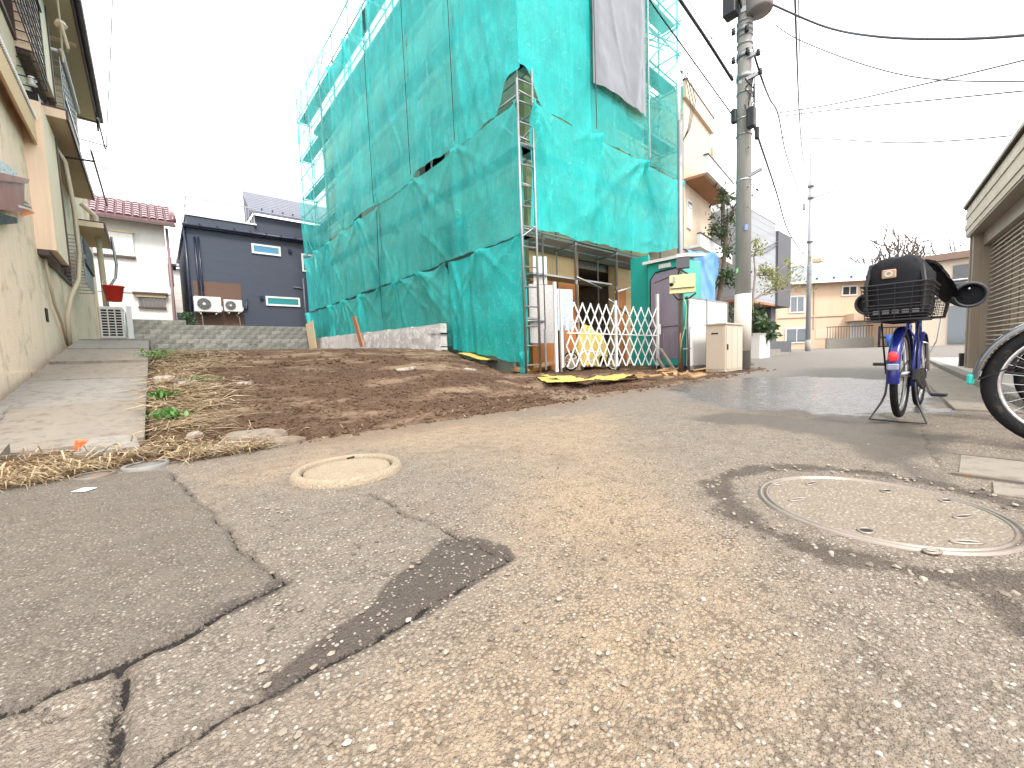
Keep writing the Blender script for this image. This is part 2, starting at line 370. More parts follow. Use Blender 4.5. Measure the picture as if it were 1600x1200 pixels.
cr = [(G2([(-420, 1290), (0, 1108), (95, 1072), (180, 1042), (300, 985), (375, 945), (437, 912)]), 1.5),
      (G2([(437, 912), (375, 855), (330, 800), (290, 762), (262, 742)]), .8),
      (G2([(175, 1045), (182, 1100), (186, 1150), (200, 1200), (212, 1260)]), 1.5),
      (G2([(205, 1215), (300, 1150), (400, 1092), (500, 1040), (600, 985), (700, 930), (800, 870)]), 1.3),
      (G2([(800, 870), (745, 848), (690, 825), (620, 795), (575, 772)]), .9),
      (G2([(25, 1107), (60, 1116), (92, 1118), (130, 1100), (175, 1085)]), .55),
      (G2([(1440, 665), (1450, 700), (1475, 735)]), .5), (G2([(640, 745), (700, 735), (760, 742)]), .35),
      (G2([(1440, 648), (1470, 641), (1520, 638)]), .5), (G2([(1475, 655), (1540, 668)]), .4), (G2([(1490, 740), (1560, 748), (1640, 762)]), .5),
      (G2([(1440, 566), (1480, 600), (1530, 640)]), .6), (G2([(880, 640), (930, 655), (990, 648)]), .35)]
dc = np.full(X.shape, 1.0)
for pl, wd in cr: dc = np.minimum(dc, d_poly(jx, jy, pl)/wd)
patch = s_poly(jx, jy, G2([(-900, 1500), (-420, 1290), (0, 1108), (95, 1072), (180, 1042), (300, 985), (437, 912), (375, 855), (330, 800), (290, 762), (262, 735), (0, 752)])+[(-6, 3.3), (-6, .4)])
mid = s_poly(jx, jy, G2([(205, 1215), (400, 1092), (600, 985), (800, 870), (690, 825), (575, 772), (470, 775), (262, 742), (330, 800), (437, 912), (180, 1042), (190, 1150)]))
j2x = X+(fbm(X*12, Y*12, 13)-.5)*.03; j2y = Y+(fbm(X*12, Y*12, 14)-.5)*.03
stain = s_poly(j2x, j2y, G2([(806, 872), (790, 850), (735, 838), (690, 842), (650, 876), (610, 905), (575, 950), (515, 985), (455, 1035), (395, 1075), (440, 1085), (520, 1040), (600, 995), (700, 940)]))
stain = np.maximum(stain, .012-.5*d_poly(j2x, j2y, G2([(437, 912), (400, 935), (350, 955)])))
rr = np.hypot(X-MH[0], Y-MH[1]); aa = np.arctan2(Y-MH[1], X-MH[0])
rw = .475+.05*(fbm(aa*2.2+9, rr*0+2, 31)-.5)+.03*(fbm(X*14, Y*14, 33)-.5)
ring = (.038+.03*fbm(aa*1.7+4, rr*0, 32))-np.abs(rr-rw)
ring = np.maximum(ring, s_poly(j2x, j2y, G2([(1500, 905), (1620, 930), (1700, 1100), (1600, 1015), (1540, 950)])))
wet = s_poly(X+(fbm(X*1.5, Y*3, 41)-.5)*1.0, Y+(fbm(X*1.2, Y*3, 42)-.5)*.5, G2([(1020, 604), (1100, 592), (1250, 588), (1440, 596), (1490, 640), (1440, 650), (1330, 652), (1200, 642), (1090, 632)]))
dark2 = s_poly(X+(fbm(X*1.5, Y*3, 43)-.5)*.8, Y+(fbm(X*1.3, Y*3, 44)-.5)*.4, G2([(1060, 652), (1180, 646), (1340, 655), (1440, 660), (1470, 720), (1490, 755), (1420, 735), (1380, 706), (1300, 690), (1200, 672), (1110, 664)]))  # zone of darker, slightly less rough asphalt on the near side of the wet area
sand = s_poly(X+(fbm(X*2, Y*2, 45)-.5)*.5, Y+(fbm(X*2, Y*2, 46)-.5)*.5, G2([(430, 1500), (560, 1120), (700, 1000), (840, 880), (820, 800), (740, 740), (560, 715), (330, 800), (300, 740), (560, 680), (760, 655), (960, 640), (1010, 700), (1080, 800), (1180, 900), (1330, 1100), (1500, 1500)]))
Zr = road_z(X, Y)+(fbm(X*2.2, Y*2.2, 51)-.5)*.014+(fbm(X*11, Y*11, 52)-.5)*.006
near = (X > -1.1) & (X < 3.6) & (Y > -.8) & (Y < 3.6)
Zr = Zr-np.where(near, .015*np.exp(-(dc/.0055)**2), 0)+.005*sst(-.01, .02, patch)
for c, r in ((MH, .42), (MS, .36)):
    k = sst(r, r-.06, np.hypot(X-c[0], Y-c[1])); Zr = Zr*(1-k)+k*0.0
def road_material():
    t = NT('weathered_asphalt'); o = t.obj()
    a1 = t.vor(o, 118); c1 = t.vor(o, 118, out='Color'); a2 = t.vor(o, 260); c2 = t.vor(o, 260, out='Color')
    sp = t.n.new('ShaderNodeSeparateColor'); t.lk(c1, sp.inputs[0]); r1 = sp.outputs[0]; r1b = sp.outputs[1]
    sp2 = t.n.new('ShaderNodeSeparateColor'); t.lk(c2, sp2.inputs[0]); r2 = sp2.outputs[0]
    crack = t.attr('crack'); patch_ = t.attr('patch'); stain_ = t.attr('stain'); ring_ = t.attr('ring'); wet_ = t.attr('wet'); dark2_ = t.attr('dark2'); sand_ = t.attr('sand'); mid_ = t.attr('mid')
    big = t.noise(o, .9, 5, .6); med = t.noise(o, 5, 5, .65); fin = t.noise(o, 60, 4, .6)
    sandm = t.math('MULTIPLY', t.mrange(sand_, -.22, .3), t.mrange(big, .25, .6, .35, 1.0))
    patchm = t.mrange(patch_, -.004, .008); midm = t.mrange(mid_, -.004, .01)
    binder = t.mix(med, (.16, .13, .102), (.255, .21, .166))
    binder = t.mix(sandm, binder, t.mix(fin, (.265, .192, .122), (.375, .28, .187)))
    binder = t.mix(t.math('MULTIPLY', midm, .55), binder, (.175, .147, .12))
    binder = t.mix(patchm, binder, t.mix(med, (.10, .086, .071), (.165, .142, .116)))
    st_sel = t.math('MULTIPLY', t.mrange(r1, .60, .66), t.mrange(a1, .50, .36))
    st_col = t.ramp(r1b, [(0, (.10, .082, .068)), (.3, (.20, .17, .135)), (.6, (.32, .275, .225)), (.9, (.42, .375, .32)), (1, (.54, .51, .46))])
    st_amt = t.mix(patchm, t.mix(sandm, .9, .6), .6)
    col = t.mix(t.math('MULTIPLY', st_sel, st_amt), binder, st_col)
    sm = t.math('MULTIPLY', t.mrange(r2, .5, .6), t.mrange(a2, .5, .38)); col = t.mix(t.math('MULTIPLY', sm, .55), col, t.mix(r2, (.12, .10, .08), (.30, .255, .20)))
    gap = t.mrange(a1, .40, .68); col = t.mix(t.math('MULTIPLY', t.math('MULTIPLY', gap, t.mrange(t.noise(o, 14, 4, .6), .35, .65, .35, 1.0)), .7), col, (.06, .046, .035))
    col = t.mix(t.math('MULTIPLY', t.mrange(t.noise(o, 2.3, 6, .7), .52, .7), .45), col, mul((.13, .098, .068), 1), 'MIX')
    edge = t.math('MULTIPLY', t.math('SUBTRACT', t.noise(o, 85, 3), .5), .02)
    stm = t.mrange(t.math('ADD', stain_, edge), -.008, .006); keep = t.math('SUBTRACT', 1.0, t.math('MULTIPLY', t.math('MULTIPLY', st_sel, t.mrange(r1b, .45, .6)), .75))
    col = t.mix(t.math('MULTIPLY', stm, t.math('MULTIPLY', keep, .9)), col, (.058, .045, .036))
    rm = t.mrange(t.math('ADD', ring_, t.math('ADD', t.math('MULTIPLY', t.math('SUBTRACT', t.noise(o, 45, 4), .5), .10), t.math('MULTIPLY', t.math('SUBTRACT', t.noise(o, 7, 4), .5), .16))), -.02, .03); col = t.mix(t.math('MULTIPLY', rm, .72), col, (.042, .031, .024))
    wm = t.mrange(t.math('ADD', wet_, t.math('MULTIPLY', t.math('SUBTRACT', t.noise(o, 1.8, 4), .5), 1.0)), -.12, .2); dkm2 = t.mrange(t.math('ADD', dark2_, t.math('MULTIPLY', t.math('SUBTRACT', t.noise(o, 2.5, 4), .5), .7)), -.08, .1)
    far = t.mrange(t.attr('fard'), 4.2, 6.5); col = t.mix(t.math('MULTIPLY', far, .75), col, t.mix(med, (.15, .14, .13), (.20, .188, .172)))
    col = t.mix(wm, col, mul((.075, .072, .07), 1)); col = t.mix(t.math('MULTIPLY', dkm2, .75), col, (.062, .050, .040))
    gy_ = t.n.new('ShaderNodeSeparateXYZ'); t.lk(o, gy_.inputs[0]); dm_ = t.math('MULTIPLY', t.mrange(t.math('ADD', gy_.outputs[1], t.math('MULTIPLY', t.math('SUBTRACT', t.noise(o, 2.2, 6, .7), .5), 1.1)), 2.45, 3.15), t.mrange(gy_.outputs[0], .1, .9))
    col = t.mix(t.math('MULTIPLY', dm_, t.mrange(gy_.outputs[0], 9, 7, 0, .7)), col, t.mix(fin, (.12, .073, .046), (.21, .14, .09)))
    ck = t.mrange(t.math('ADD', crack, t.math('MULTIPLY', t.math('SUBTRACT', t.noise(o, 160, 4, .65), .5), .010)), .0046, .0022); ck2 = t.mrange(crack, .02, .004, 0, .4)
    col = t.mix(ck2, col, (.07, .055, .045)); col = t.mix(ck, col, (.018, .014, .012))
    t.base(col)
    ro = t.mix(wm, .92, t.mrange(t.noise(o, 9, 5, .7), .40, .62, .06, .38)); ro = t.mix(dkm2, ro, .62); ro = t.mix(stm, ro, .7); t.rough(ro)
    t.b.inputs['Specular IOR Level'].default_value = .4
    h = t.math('ADD', t.math('MULTIPLY', t.math('MULTIPLY', t.mrange(a1, .7, .1), t.mrange(r1, .2, .9, .25, 1.0)), .85), t.math('ADD', t.math('MULTIPLY', t.mrange(a2, .65, .1), .35), t.math('MULTIPLY', fin, .5)))
    h = t.math('SUBTRACT', h, t.math('MULTIPLY', ck, 2.5)); h = t.math('MULTIPLY', h, t.mrange(wm, 0, 1, 1, .25)); t.bump(h, 1.0, .0055); return t.m
m_road = road_material()
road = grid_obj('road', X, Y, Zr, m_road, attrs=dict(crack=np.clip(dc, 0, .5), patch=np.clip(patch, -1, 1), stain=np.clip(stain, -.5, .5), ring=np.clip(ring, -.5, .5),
       wet=np.clip(wet, -2, 2), dark2=np.clip(dark2, -2, 2), sand=np.clip(sand, -1, 1), mid=np.clip(mid, -1, 1), fard=np.hypot(X, Y)))
tag(road, None, None, kind='structure')
gm = MB().box((-300, -300, -1.2), (300, 300, -.25)); o = gm.build('ground', m_conc_tan); tag(o, None, None, kind='structure')

# ------------------------------------------------------------------ soil lot
def soil_base(x, y):
    k = sst(3.2, 5.9, x); y0 = 3.02+k*3.2
    t = (y-y0)/(8.9-y0); lot = .77*np.clip(t, -1, 1)+.033*np.clip(y-8.9, 0, 40)
    lot = np.where(t < 0, -.3*np.minimum(-t, .6), lot)
    front = -.03+.06*sst(2.7, 3.5, y)+.08*sst(3.5, 5.6, y)+.05*sst(5.0, 6.0, y)
    return np.where(x < 5.6, np.maximum(lot, np.where(x > 3.2, -.05+(front+.05)*sst(3.2, 5.2, x), -1)), front+.02*(y > 99))
xs = np.concatenate([np.arange(-.9, 6.0, .035), np.arange(6.0, 13.5, .07)]); ys = np.concatenate([np.arange(2.4, 9.5, .035), np.arange(9.5, 22.6, .09)])
X2, Y2 = np.meshgrid(xs, ys)
def soil_z(x, y, detail=True):
    z = soil_base(x, y)
    on = sst(2.8, 4.2, y)
    z = z+.10*(fbm(x*.8, y*.8, 61)-.5)*on
    u = (x*.93+y*.37)+.5*(fbm(x*.5, y*.5, 62)-.5); v = -x*.37+y*.93+.8*(fbm(x*.35, y*.35, 66)-.5)
    z = z+.045*on*(np.abs(((v*1.35) % 1)-.5)-.25)*sst(.35, .6, fbm(x*.4, y*.4, 63))
    if detail: z = z+.035*(fbm(x*4, y*4, 64)-.5)*(.4+on)+.03*np.maximum(0, fbm(x*13, y*13, 65, 3)-.5)*(.6+on)
    return z
Z2 = soil_z(X2, Y2)+.03*(fbm(X2*1.6, Y2*1.6, 71)-.5)-.012-.35*sst(-.06, -.2, X2)*sst(3.62, 3.85, Y2)
def soil_material():
    t = NT('brown_soil'); o = t.obj()
    n1 = t.noise(o, .8, 6, .65); n2 = t.noise(o, 7, 6, .7); n3 = t.noise(o, 45, 5, .65)
    c = t.mix(t.mrange(n1, .35, .65), (.122, .072, .045), (.21, .130, .083)); c = t.mix(t.mrange(n2, .4, .68), c, (.25, .163, .106))
    c = t.mix(t.math('MULTIPLY', t.mrange(n3, .35, .6), .5), mul((.055, .030, .018), 1), c)
    tr = t.noise(t.mapping(o, (.5, 3.5, 1), (0, 0, .38)), 1.6, 5, .6, .6); c = t.mix(t.mrange(tr, .5, .7, 0, .5), c, (.06, .035, .022))
    dm = t.mrange(t.noise(t.mapping(o, (1, 2.2, 1), (0, 0, .38)), .7, 6, .65), .48, .66, 0, .7); c = t.mix(dm, c, (.31, .22, .15))
    c = t.mix(t.mrange(t.vor(o, 24), .16, .08, 0, .5), c, (.30, .235, .17))
    t.base(c); t.rough(.95); t.b.inputs['Specular IOR Level'].default_value = .15
    t.bump(t.math('ADD', t.math('MULTIPLY', n2, .8), t.math('ADD', n3, t.math('MULTIPLY', t.mrange(t.vor(o, 38), .5, .1), .35))), .9, .03); return t.m
m_soil = soil_material()
soil = grid_obj('soil_lot', X2, Y2, Z2, m_soil); tag(soil, None, None, kind='structure')
def sz(x, y):
    i = int(np.searchsorted(xs, x))-1; j = int(np.searchsorted(ys, y))-1
    if i < 0 or j < 0 or i >= len(xs)-1 or j >= len(ys)-1: return -.3
    a = (x-xs[i])/(xs[i+1]-xs[i]); b = (y-ys[j])/(ys[j+1]-ys[j])
    return float((Z2[j, i]*(1-a)+Z2[j, i+1]*a)*(1-b)+(Z2[j+1, i]*(1-a)+Z2[j+1, i+1]*a)*b)

# scattered clods, gravel
mb = MB()
for i in range(4200):
    x = random.uniform(-.1, 5.6); y = 3.0+abs(random.gauss(0, 2.2)); 
    if x > 3.2 and random.random() < .5: x = random.uniform(3.2, 11); y = random.uniform(2.9, 5.4)
    if y > 10: continue
    r = random.choice((.006, .008, .012, .016, .02, .03)) if y < 7 else random.uniform(.02, .05)
    if y < 3.15 and random.random() < .4: r *= .6
    z = max(0.0, sz(x, y))
    mb.ico((x, y, z+r*.15), r, (1, 1, .7), .35)
o = mb.build('soil_clods', m_soil); tag(o, 'loose brown clods of earth strewn over the soil lot', 'soil', kind='stuff')
mb = MB()
for i in range(800):
    a = random.uniform(-.6, .95); d = .55+abs(random.gauss(0, 1.1)); x = d*math.sin(AZ+a); y = d*math.cos(AZ+a)
    if d > 3.6 or y < -.6: continue
    if math.hypot(x-MH[0], y-MH[1]) < .36 or math.hypot(x-MS[0], y-MS[1]) < .33 or y > 3: continue
    r = random.choice((.0028, .0035, .0045, .006)); mb.ico((x, y, .001), r, (1.25, 1, .55), .35)
for i in range(120):
    a = random.uniform(0, 6.28); d = random.gauss(.47, .045); r = random.uniform(.003, .010); mb.ico((MH[0]+d*math.cos(a), MH[1]+d*math.sin(a), .002), r, (1.2, 1, .6), .4)
m_gravel = None
t = NT('gravel_bits'); oi = t.n.new('ShaderNodeNewGeometry'); t.base(t.ramp(oi.outputs['Random Per Island'], [(0, (.09, .075, .062)), (.4, (.20, .165, .125)), (.9, (.28, .24, .195)), (1, (.38, .35, .31))])); t.rough(.85); m_gravel = t.m
o = mb.build('loose_gravel', m_gravel); tag(o, 'loose grit and small stones lying on the asphalt', 'gravel', kind='stuff')

# ------------------------------------------------------------------ concrete path beside the cream house
def path_z(y): return .05+.15*(min(y, 10.6)-3.8)
pth = MB().box((-1.06, 3.9, -.2), (-.12, 12.9, -.1)).build('path', m_conc_tan); tag(pth, None, None, kind='structure')
ycuts = [3.86, 5.2, 6.5, 7.72, 9.2, 10.6, 12.8]
for i in range(6):
    a, b = ycuts[i]+.012, ycuts[i+1]-.012; za, zb = path_z(a), path_z(b); tl = random.uniform(-.012, .012)
    if i >= 3: za += .035; zb += .02
    mb = MB(); jag = [random.uniform(-.03, .03) for _ in range(10)]
    n = 6; top = []; 
    for k in range(n+1): top.append((-1.06+.94*k/n, a+(jag[k] if i in (0, 3) else 0), za+tl*(k/n)))
    for k in range(n, -1, -1): top.append((-1.06+.94*k/n, b, zb+tl*(k/n)))
    mb.prism([(x, y, z-.14) for x, y, z in top], (0, 0, .14)); mb.build('slab', [m_conc_tan, m_concrete, m_conc_tan, m_conc_tan, m_concrete, m_concrete][i], pth)
# front slab pieces, tipped
mb = MB().prism([(-.42, 3.45, .0), (-.13, 3.42, .0), (-.16, 3.72, .04), (-.36, 3.70, .05)], (0, 0, .07)); mb.build('slab', m_concrete, pth)
mb = MB().prism([(-1.02, 3.35, -.02), (-.72, 3.40, -.02), (-.72, 3.83, .05), (-1.02, 3.83, .05)], (0, 0, .08)); mb.build('slab', m_conc_tan, pth)
# forecourt of the cream house with its kerb
fc = MB().prism([(-6, 3.35, -.1), (-1.09, 3.35, -.1), (-1.09, 5.6, .10), (-6, 5.6, .10)], (0, 0, .13)).build('forecourt', pm('wet_brown_concrete', (.17, .135, .11), .55, var=.3, vs=1.3, col2=(.30, .26, .2), c2amt=.3, bump=.4, bs=70)); tag(fc, None, None, kind='structure')
for i in range(4):
    y0 = 3.10+i*.62
    k = MB().bevbox((0, 0, 0), (.15, .6, .13), .015).build('kerb_stone', m_concrete, local=True); k.location = (-1.10+random.uniform(-.01, .01)-(.12 if i == 0 else 0), y0, -.03+max(0, (y0-3.4))*.10); k.rotation_euler = (rad(4), 0, rad(random.uniform(-2, 2)))
    tag(k, 'worn concrete kerb stone edging the cream house forecourt', 'kerb', 'kerb stones by the cream house forecourt')
# ================================================================== CREAM HOUSE (left)
HA = rad(.85); hd = Vector((-math.sin(HA), math.cos(HA), 0)); hn = Vector((math.cos(HA), math.sin(HA), 0)); hp = Vector((-1.1, 0, 0))+hn*.0
def W(u, v, z): return hp+hd*u+hn*v+Vector((0, 0, z))
def HP(px, py, v): p = lp(px, py, hp+hn*v, 90.85); return (p-hp).dot(hd), p.z
def hbox(mb, u0, u1, v0, v1, z0, z1):
    return mb.obox(W((u0+u1)/2, (v0+v1)/2, (z0+z1)/2), hd*((u1-u0)/2), hn*((v1-v0)/2), (0, 0, (z1-z0)/2))
def htube(mb, pts, r, n=8): return mb.tube([W(*p) for p in pts], r, n)
ch = thing('cream_house', 'two storey cream stucco house with awnings and window grilles beside the concrete path', 'house', W(10, -3, 0), HA)
def cp(name, mat, fn, smooth=False, parent=None): mb = MB(); fn(mb); return mb.build(name, mat, parent or ch, smooth)
# wall, with a real window recess behind each frame
def wall(mb):
    hbox(mb, 4.2, 18.6, -.16, 0, 2.2, 2.3); hbox(mb, 4.2, 18.6, -.16, 0, -.3, 2.2); hbox(mb, 4.2, 10.45, -.16, 0, 2.3, 4.45); hbox(mb, 12.55, 18.6, -.16, 0, 2.3, 4.45)
    hbox(mb, 4.2, 18.6, -.16, 0, 4.45, 5.35); hbox(mb, 4.2, 7.3, -.16, 0, 5.35, 6.75); hbox(mb, 9.3, 10.9, -.16, 0, 5.35, 6.75); hbox(mb, 13.2, 18.6, -.16, 0, 5.35, 6.75); hbox(mb, 4.2, 18.6, -.16, 0, 6.75, 8.2)
    hbox(mb, 18.45, 18.6, -6, -.16, -.3, 8.2); hbox(mb, 4.2, 4.36, -6, -.16, -.3, 8.2)
cp('wall', m_stucco, wall)
cp('foundation', m_stucco, lambda m: hbox(m, 4.2, 18.6, 0.002, .02, -.3, .55))
for (u0, u1, z0, z1) in ((10.45, 12.55, 2.3, 4.45), (7.3, 9.3, 5.35, 6.75), (10.9, 13.2, 5.35, 6.75)):
    wf = cp('window', m_brownfr, lambda m: (hbox(m, u0, u1, -.08, .03, z0, z0+.07), hbox(m, u0, u1, -.08, .03, z1-.07, z1), hbox(m, u0, u0+.07, -.08, .03, z0+.07, z1-.07), hbox(m, u1-.07, u1, -.08, .03, z0+.07, z1-.07), hbox(m, (u0+u1)/2-.03, (u0+u1)/2+.03, -.06, .02, z0+.07, z1-.07)))
    cp('pane', m_pane, lambda m: hbox(m, u0+.07, u1-.07, -.05, -.035, z0+.07, z1-.07), parent=wf)
# shutter boxes
def sbox(u0, u1, v, z0, z1):
    b = cp('shutter_box', m_creamp, lambda m: hbox(m, u0, u1, .0, v, z0, z1))
    cp('box_trim', m_brownfr, lambda m: (hbox(m, u1, u1+.06, .0, v+.02, z0-.05, z1), hbox(m, u0, u1, 0.0, v*.6, z0-.08, z0-.002)), parent=b)
sbox(9.15, 10.38, .20, 2.36, 4.5); sbox(9.35, 10.75, .22, 5.3, 6.85)
# lower awning, upper eave, small canopy, entrance canopy
def awn(name, u0, u1, v, z, th, mat_s, mat_f):
    a = cp(name, mat_s, lambda m: hbox(m, u0, u1, 0, v, z, z+th))
    cp('edge_trim', m_brownfr, lambda m: (hbox(m, u0-.02, u1+.02, v, v+.03, z-.01, z+th+.02), hbox(m, u0-.02, u1, .0, v, z+th, z+th+.03)), parent=a)
    cp('fascia', mat_f, lambda m: (hbox(m, u0-.025, u0, 0, v, z-.005, z+th-.002)), parent=a); return a
awn('awning', 9.85, 14.1, .40, 4.62, .13, m_soffit, m_creamp)
awn('canopy', 14.4, 16.8, .52, 4.05, .12, m_soffit, m_creamp)
ev = awn('eave', 4.0, 15.4, .55, 7.0, .16, m_soffit, m_creamp)
for u in (6.6, 9.2, 11.9): cp('soffit_batten', m_creamp, lambda m: hbox(m, u, u+.09, 0, .5, 6.955, 6.998), parent=ev)
cp('roof', m_slate, lambda m: m.prism([W(3.9, .62, 7.21), W(15.5, .62, 7.21), W(15.5, -6, 9.2), W(3.9, -6, 9.2)], (0, 0, .08)))
cp('gutter', m_brownfr, lambda m: htube(m, [(3.9, .64, 7.16), (15.5, .64, 7.12)], .055, 8), True)
UE, ZE = HP(64, 238, .13); ZE += .02
ec = cp('entrance_canopy', m_creamp, lambda m: (hbox(m, 4.3, UE, .0, .10, ZE+.28, ZE+.36)))
cp('board', pm('orange_lit_board', (.62, .42, .24), .8, var=.1), lambda m: hbox(m, 4.3, UE-.03, .102, .13, ZE, ZE+.34), parent=ec)
cp('corrugated_edge', m_whitewall, lambda m: [htube(m, [(u, .135, ZE+.36), (u, .135, ZE+.42), (u, -.0, ZE+.50)], .02, 5) for u in np.arange(4.4, UE, .05)], parent=ec)
# window grilles
def grille(u0, u1, v, z0, z1, nh, nv, mat=m_dark):
    def fn(m):
        for k in range(nh+1):
            z = z0+(z1-z0)*k/nh; htube(m, [(u0, .0, z), (u0, v, z), (u1, v, z), (u1, .0, z)], .009, 5)
        for k in range(nv+1):
            u = u0+(u1-u0)*k/nv; htube(m, [(u, v, z0), (u, v, z1)], .008, 5)
        hbox(m, u0, u1, v+.012, v+.03, z0+.52*(z1-z0), z0+.52*(z1-z0)+.09)
    return cp('window_grille', mat, fn)
grille(7.2, 9.3, .28, 4.75, 6.9, 17, 4); grille(11.2, 13.3, .30, 4.72, 6.3, 15, 7, m_galv)
grille(12.2, 13.9, .26, 2.35, 3.3, 13, 12, m_galv)
cp('slat_screen', m_charcoal, lambda m: hbox(m, 12.25, 13.9, .275, .30, 2.75, 3.28))
# white rail on the upper balcony, pipes, cables, vent
cp('balcony_rail', m_white, lambda m: (htube(m, [(11.1, .34, 6.35), (13.5, .34, 6.35)], .035), htube(m, [(11.15, .0, 6.35), (11.15, .34, 6.35)], .03)), True)
cp('corner_post', m_creamp, lambda m: hbox(m, 13.55, 13.75, .0, .30, 4.76, 6.99)); cp('corner_post', m_creamp, lambda m: hbox(m, 17.9, 18.62, 0.002, .05, .4, 6.99))
cp('downpipe', m_pvc, lambda m: htube(m, [(14.3, .12, 7.0), (14.3, .14, 5.9), (14.15, .2, 5.7), (14.15, .2, 4.8)], .05), True)
cp('downpipe', m_pvc, lambda m: htube(m, [(10.62, .10, 4.6), (10.75, .26, 4.25), (10.9, .30, 3.5), (10.95, .30, 2.7), (10.85, .26, 2.2), (10.6, .16, 1.85), (10.5, .10, 1.5), (10.6, .08, .9)], .034), True)
cp('downpipe', m_pvc, lambda m: htube(m, [(15.6, .1, 4.9), (15.5, .34, 4.6), (15.5, .36, 2.9), (15.5, .36, 1.1)], .06), True)
cp('conduit', m_pvc, lambda m: htube(m, [(9.45, .03, 2.3), (9.5, .05, 1.9), (9.75, .05, 1.6), (10.3, .05, 1.35), (10.5, .06, 1.0)], .022, 6), True)
for k in range(5):
    cp('cable', m_black, lambda m: htube(m, [(5.0, .05+.02*k, 4.55+.07*k), (7.2, .06, 4.28+.05*k), (8.6, .05+.02*k, 4.12+.03*k), (9.4, .06, 4.42-.04*k), (10.2, .08, 4.50-.03*k), (11.2, .1, 4.56-.02*k)], .010+.004*(k % 2), 5), True)
cp('cable_box', m_dark, lambda m: (hbox(m, 9.45, 9.7, .0, .16, 4.2, 4.75), hbox(m, 11.0, 11.12, .02, .12, 4.1, 4.6)))
cp('insulator', m_white, lambda m: (m.lathe([(.02, 0), (.06, .02), (.03, .06), (.06, .09), (.03, .14), (0, .15)], W(9.35, .12, 4.78), 'Z', 10)), True)
cp('vent_hole', m_hole, lambda m: hbox(m, 9.2, 9.38, .001, .012, 1.3, 1.5))
cp('pole_bracket', m_dark, lambda m: (htube(m, [(11.15, .02, 4.45), (11.2, .35, 4.5), (11.2, .62, 4.52)], .018, 6), hbox(m, 11.1, 11.2, 0, .05, 4.35, 4.8)))
cp('pole_bracket', m_dark, lambda m: htube(m, [(9.9, .02, 6.6), (9.9, .7, 6.62)], .02, 6)); cp('pole_bracket', m_dark, lambda m: (htube(m, [(13.9, .02, 6.45), (13.9, .66, 6.4)], .014, 6), htube(m, [(13.9, .62, 6.65), (13.9, .62, 6.2)], .02, 6))); cp('pole_bracket', m_dark, lambda m: htube(m, [(15.35, .02, 6.5), (15.35, .72, 6.45)], .014, 6))
wp = MB(); wp.tube([W(13.7, .64, 6.42), W(15.6, .66, 6.47)], .018, 8); o = wp.build('drying_pole', m_galv); tag(o, 'grey laundry drying pole in brackets under the cream house upper eave', 'pole')
wp = MB(); wp.tube([W(10.9, .60, 4.60), W(14.4, .62, 4.62)], .018, 8); o = wp.build('drying_pole', m_galv); tag(o, 'grey laundry drying pole along the cream house lower awning', 'pole')
wp = MB(); wp.tube([W(9.6, .46, 7.0), W(9.75, .46, 6.1), W(9.8, .44, 5.5)], .012, 6); wp.lathe([(.0, 0), (.05, .01), (.08, .06), (.05, .12), (0, .13)], W(9.78, .46, 6.0), 'Z', 8); wp.tube([W(9.7, .47, 6.05), W(9.72, .52, 5.7), W(9.85, .5, 5.72)], .02, 6)
o = wp.build('clothes_hook', m_pvc); tag(o, 'tangled cord and hook hanging below the cream house eave', 'hook')
# mailbox with leaflets, notices
u, z = HP(28, 310, .1)
mbx = thing('mailbox', 'reddish brown wall mailbox stuffed with leaflets on the cream house', 'mailbox', W(7.6, 0, 2.3), HA)
m_mail = pm('brown_mailbox', (.25, .10, .075), .5, var=.15)
def wq(mb, px, th=.012, v=.05, dv=.0):      # sheet standing off the wall through four photo points
    P_ = []
    for i, (a_, b_) in enumerate(px): u_, z_ = HP(a_, b_, v+dv*(i in (1, 2))); P_.append(W(u_, v+dv*(i in (1, 2)), z_))
    return mb.prism(P_, hn*th)
wq(MB(), [(-40, 322), (18, 330), (19, 283), (-40, 270)], .10, .01).build('box', m_mail, mbx)
wq(MB(), [(-40, 276), (19, 283), (22, 276), (-40, 262)], .13, .01).build('lid', m_mail, mbx)
wq(MB(), [(-40, 350), (11, 347), (10, 338), (-40, 325)], .08, .01).build('tray', m_dark, mbx)
for k, c_ in enumerate(((.55, .53, .48), (.10, .085, .075), (.55, .47, .34), (.13, .115, .10), (.6, .58, .55))):
    wq(MB(), [(14, 300+4*k), (40+2*k, 314+3*k), (44+2*k, 317+3*k), (16, 305+4*k)], .006, .05+.012*k, .02).build('leaflet', pm('leaflet_paper_%d' % k, c_, .7), mbx)
wq(MB(), [(27, 318), (55, 333), (35, 338), (33, 336)], .005, .06, .03).build('leaflet', pm('orange_leaflet', (.62, .22, .06), .7), mbx)
m_notice = None
t = NT('notice_print'); oo = t.obj(); t.base(t.mix(t.mrange(t.noise(t.mapping(oo, (1, 6, 14)), 3, 3), .52, .58), (.52, .58, .58), (.26, .33, .36))); t.rough(.6); m_notice = t.m
o = wq(MB(), [(-30, 272), (3, 280), (14, 292), (27, 272), (14, 258), (-30, 235)], .004, .004).build('notice', m_notice); tag(o, 'pale blue grey printed notice pasted above the brown mailbox', 'notice')

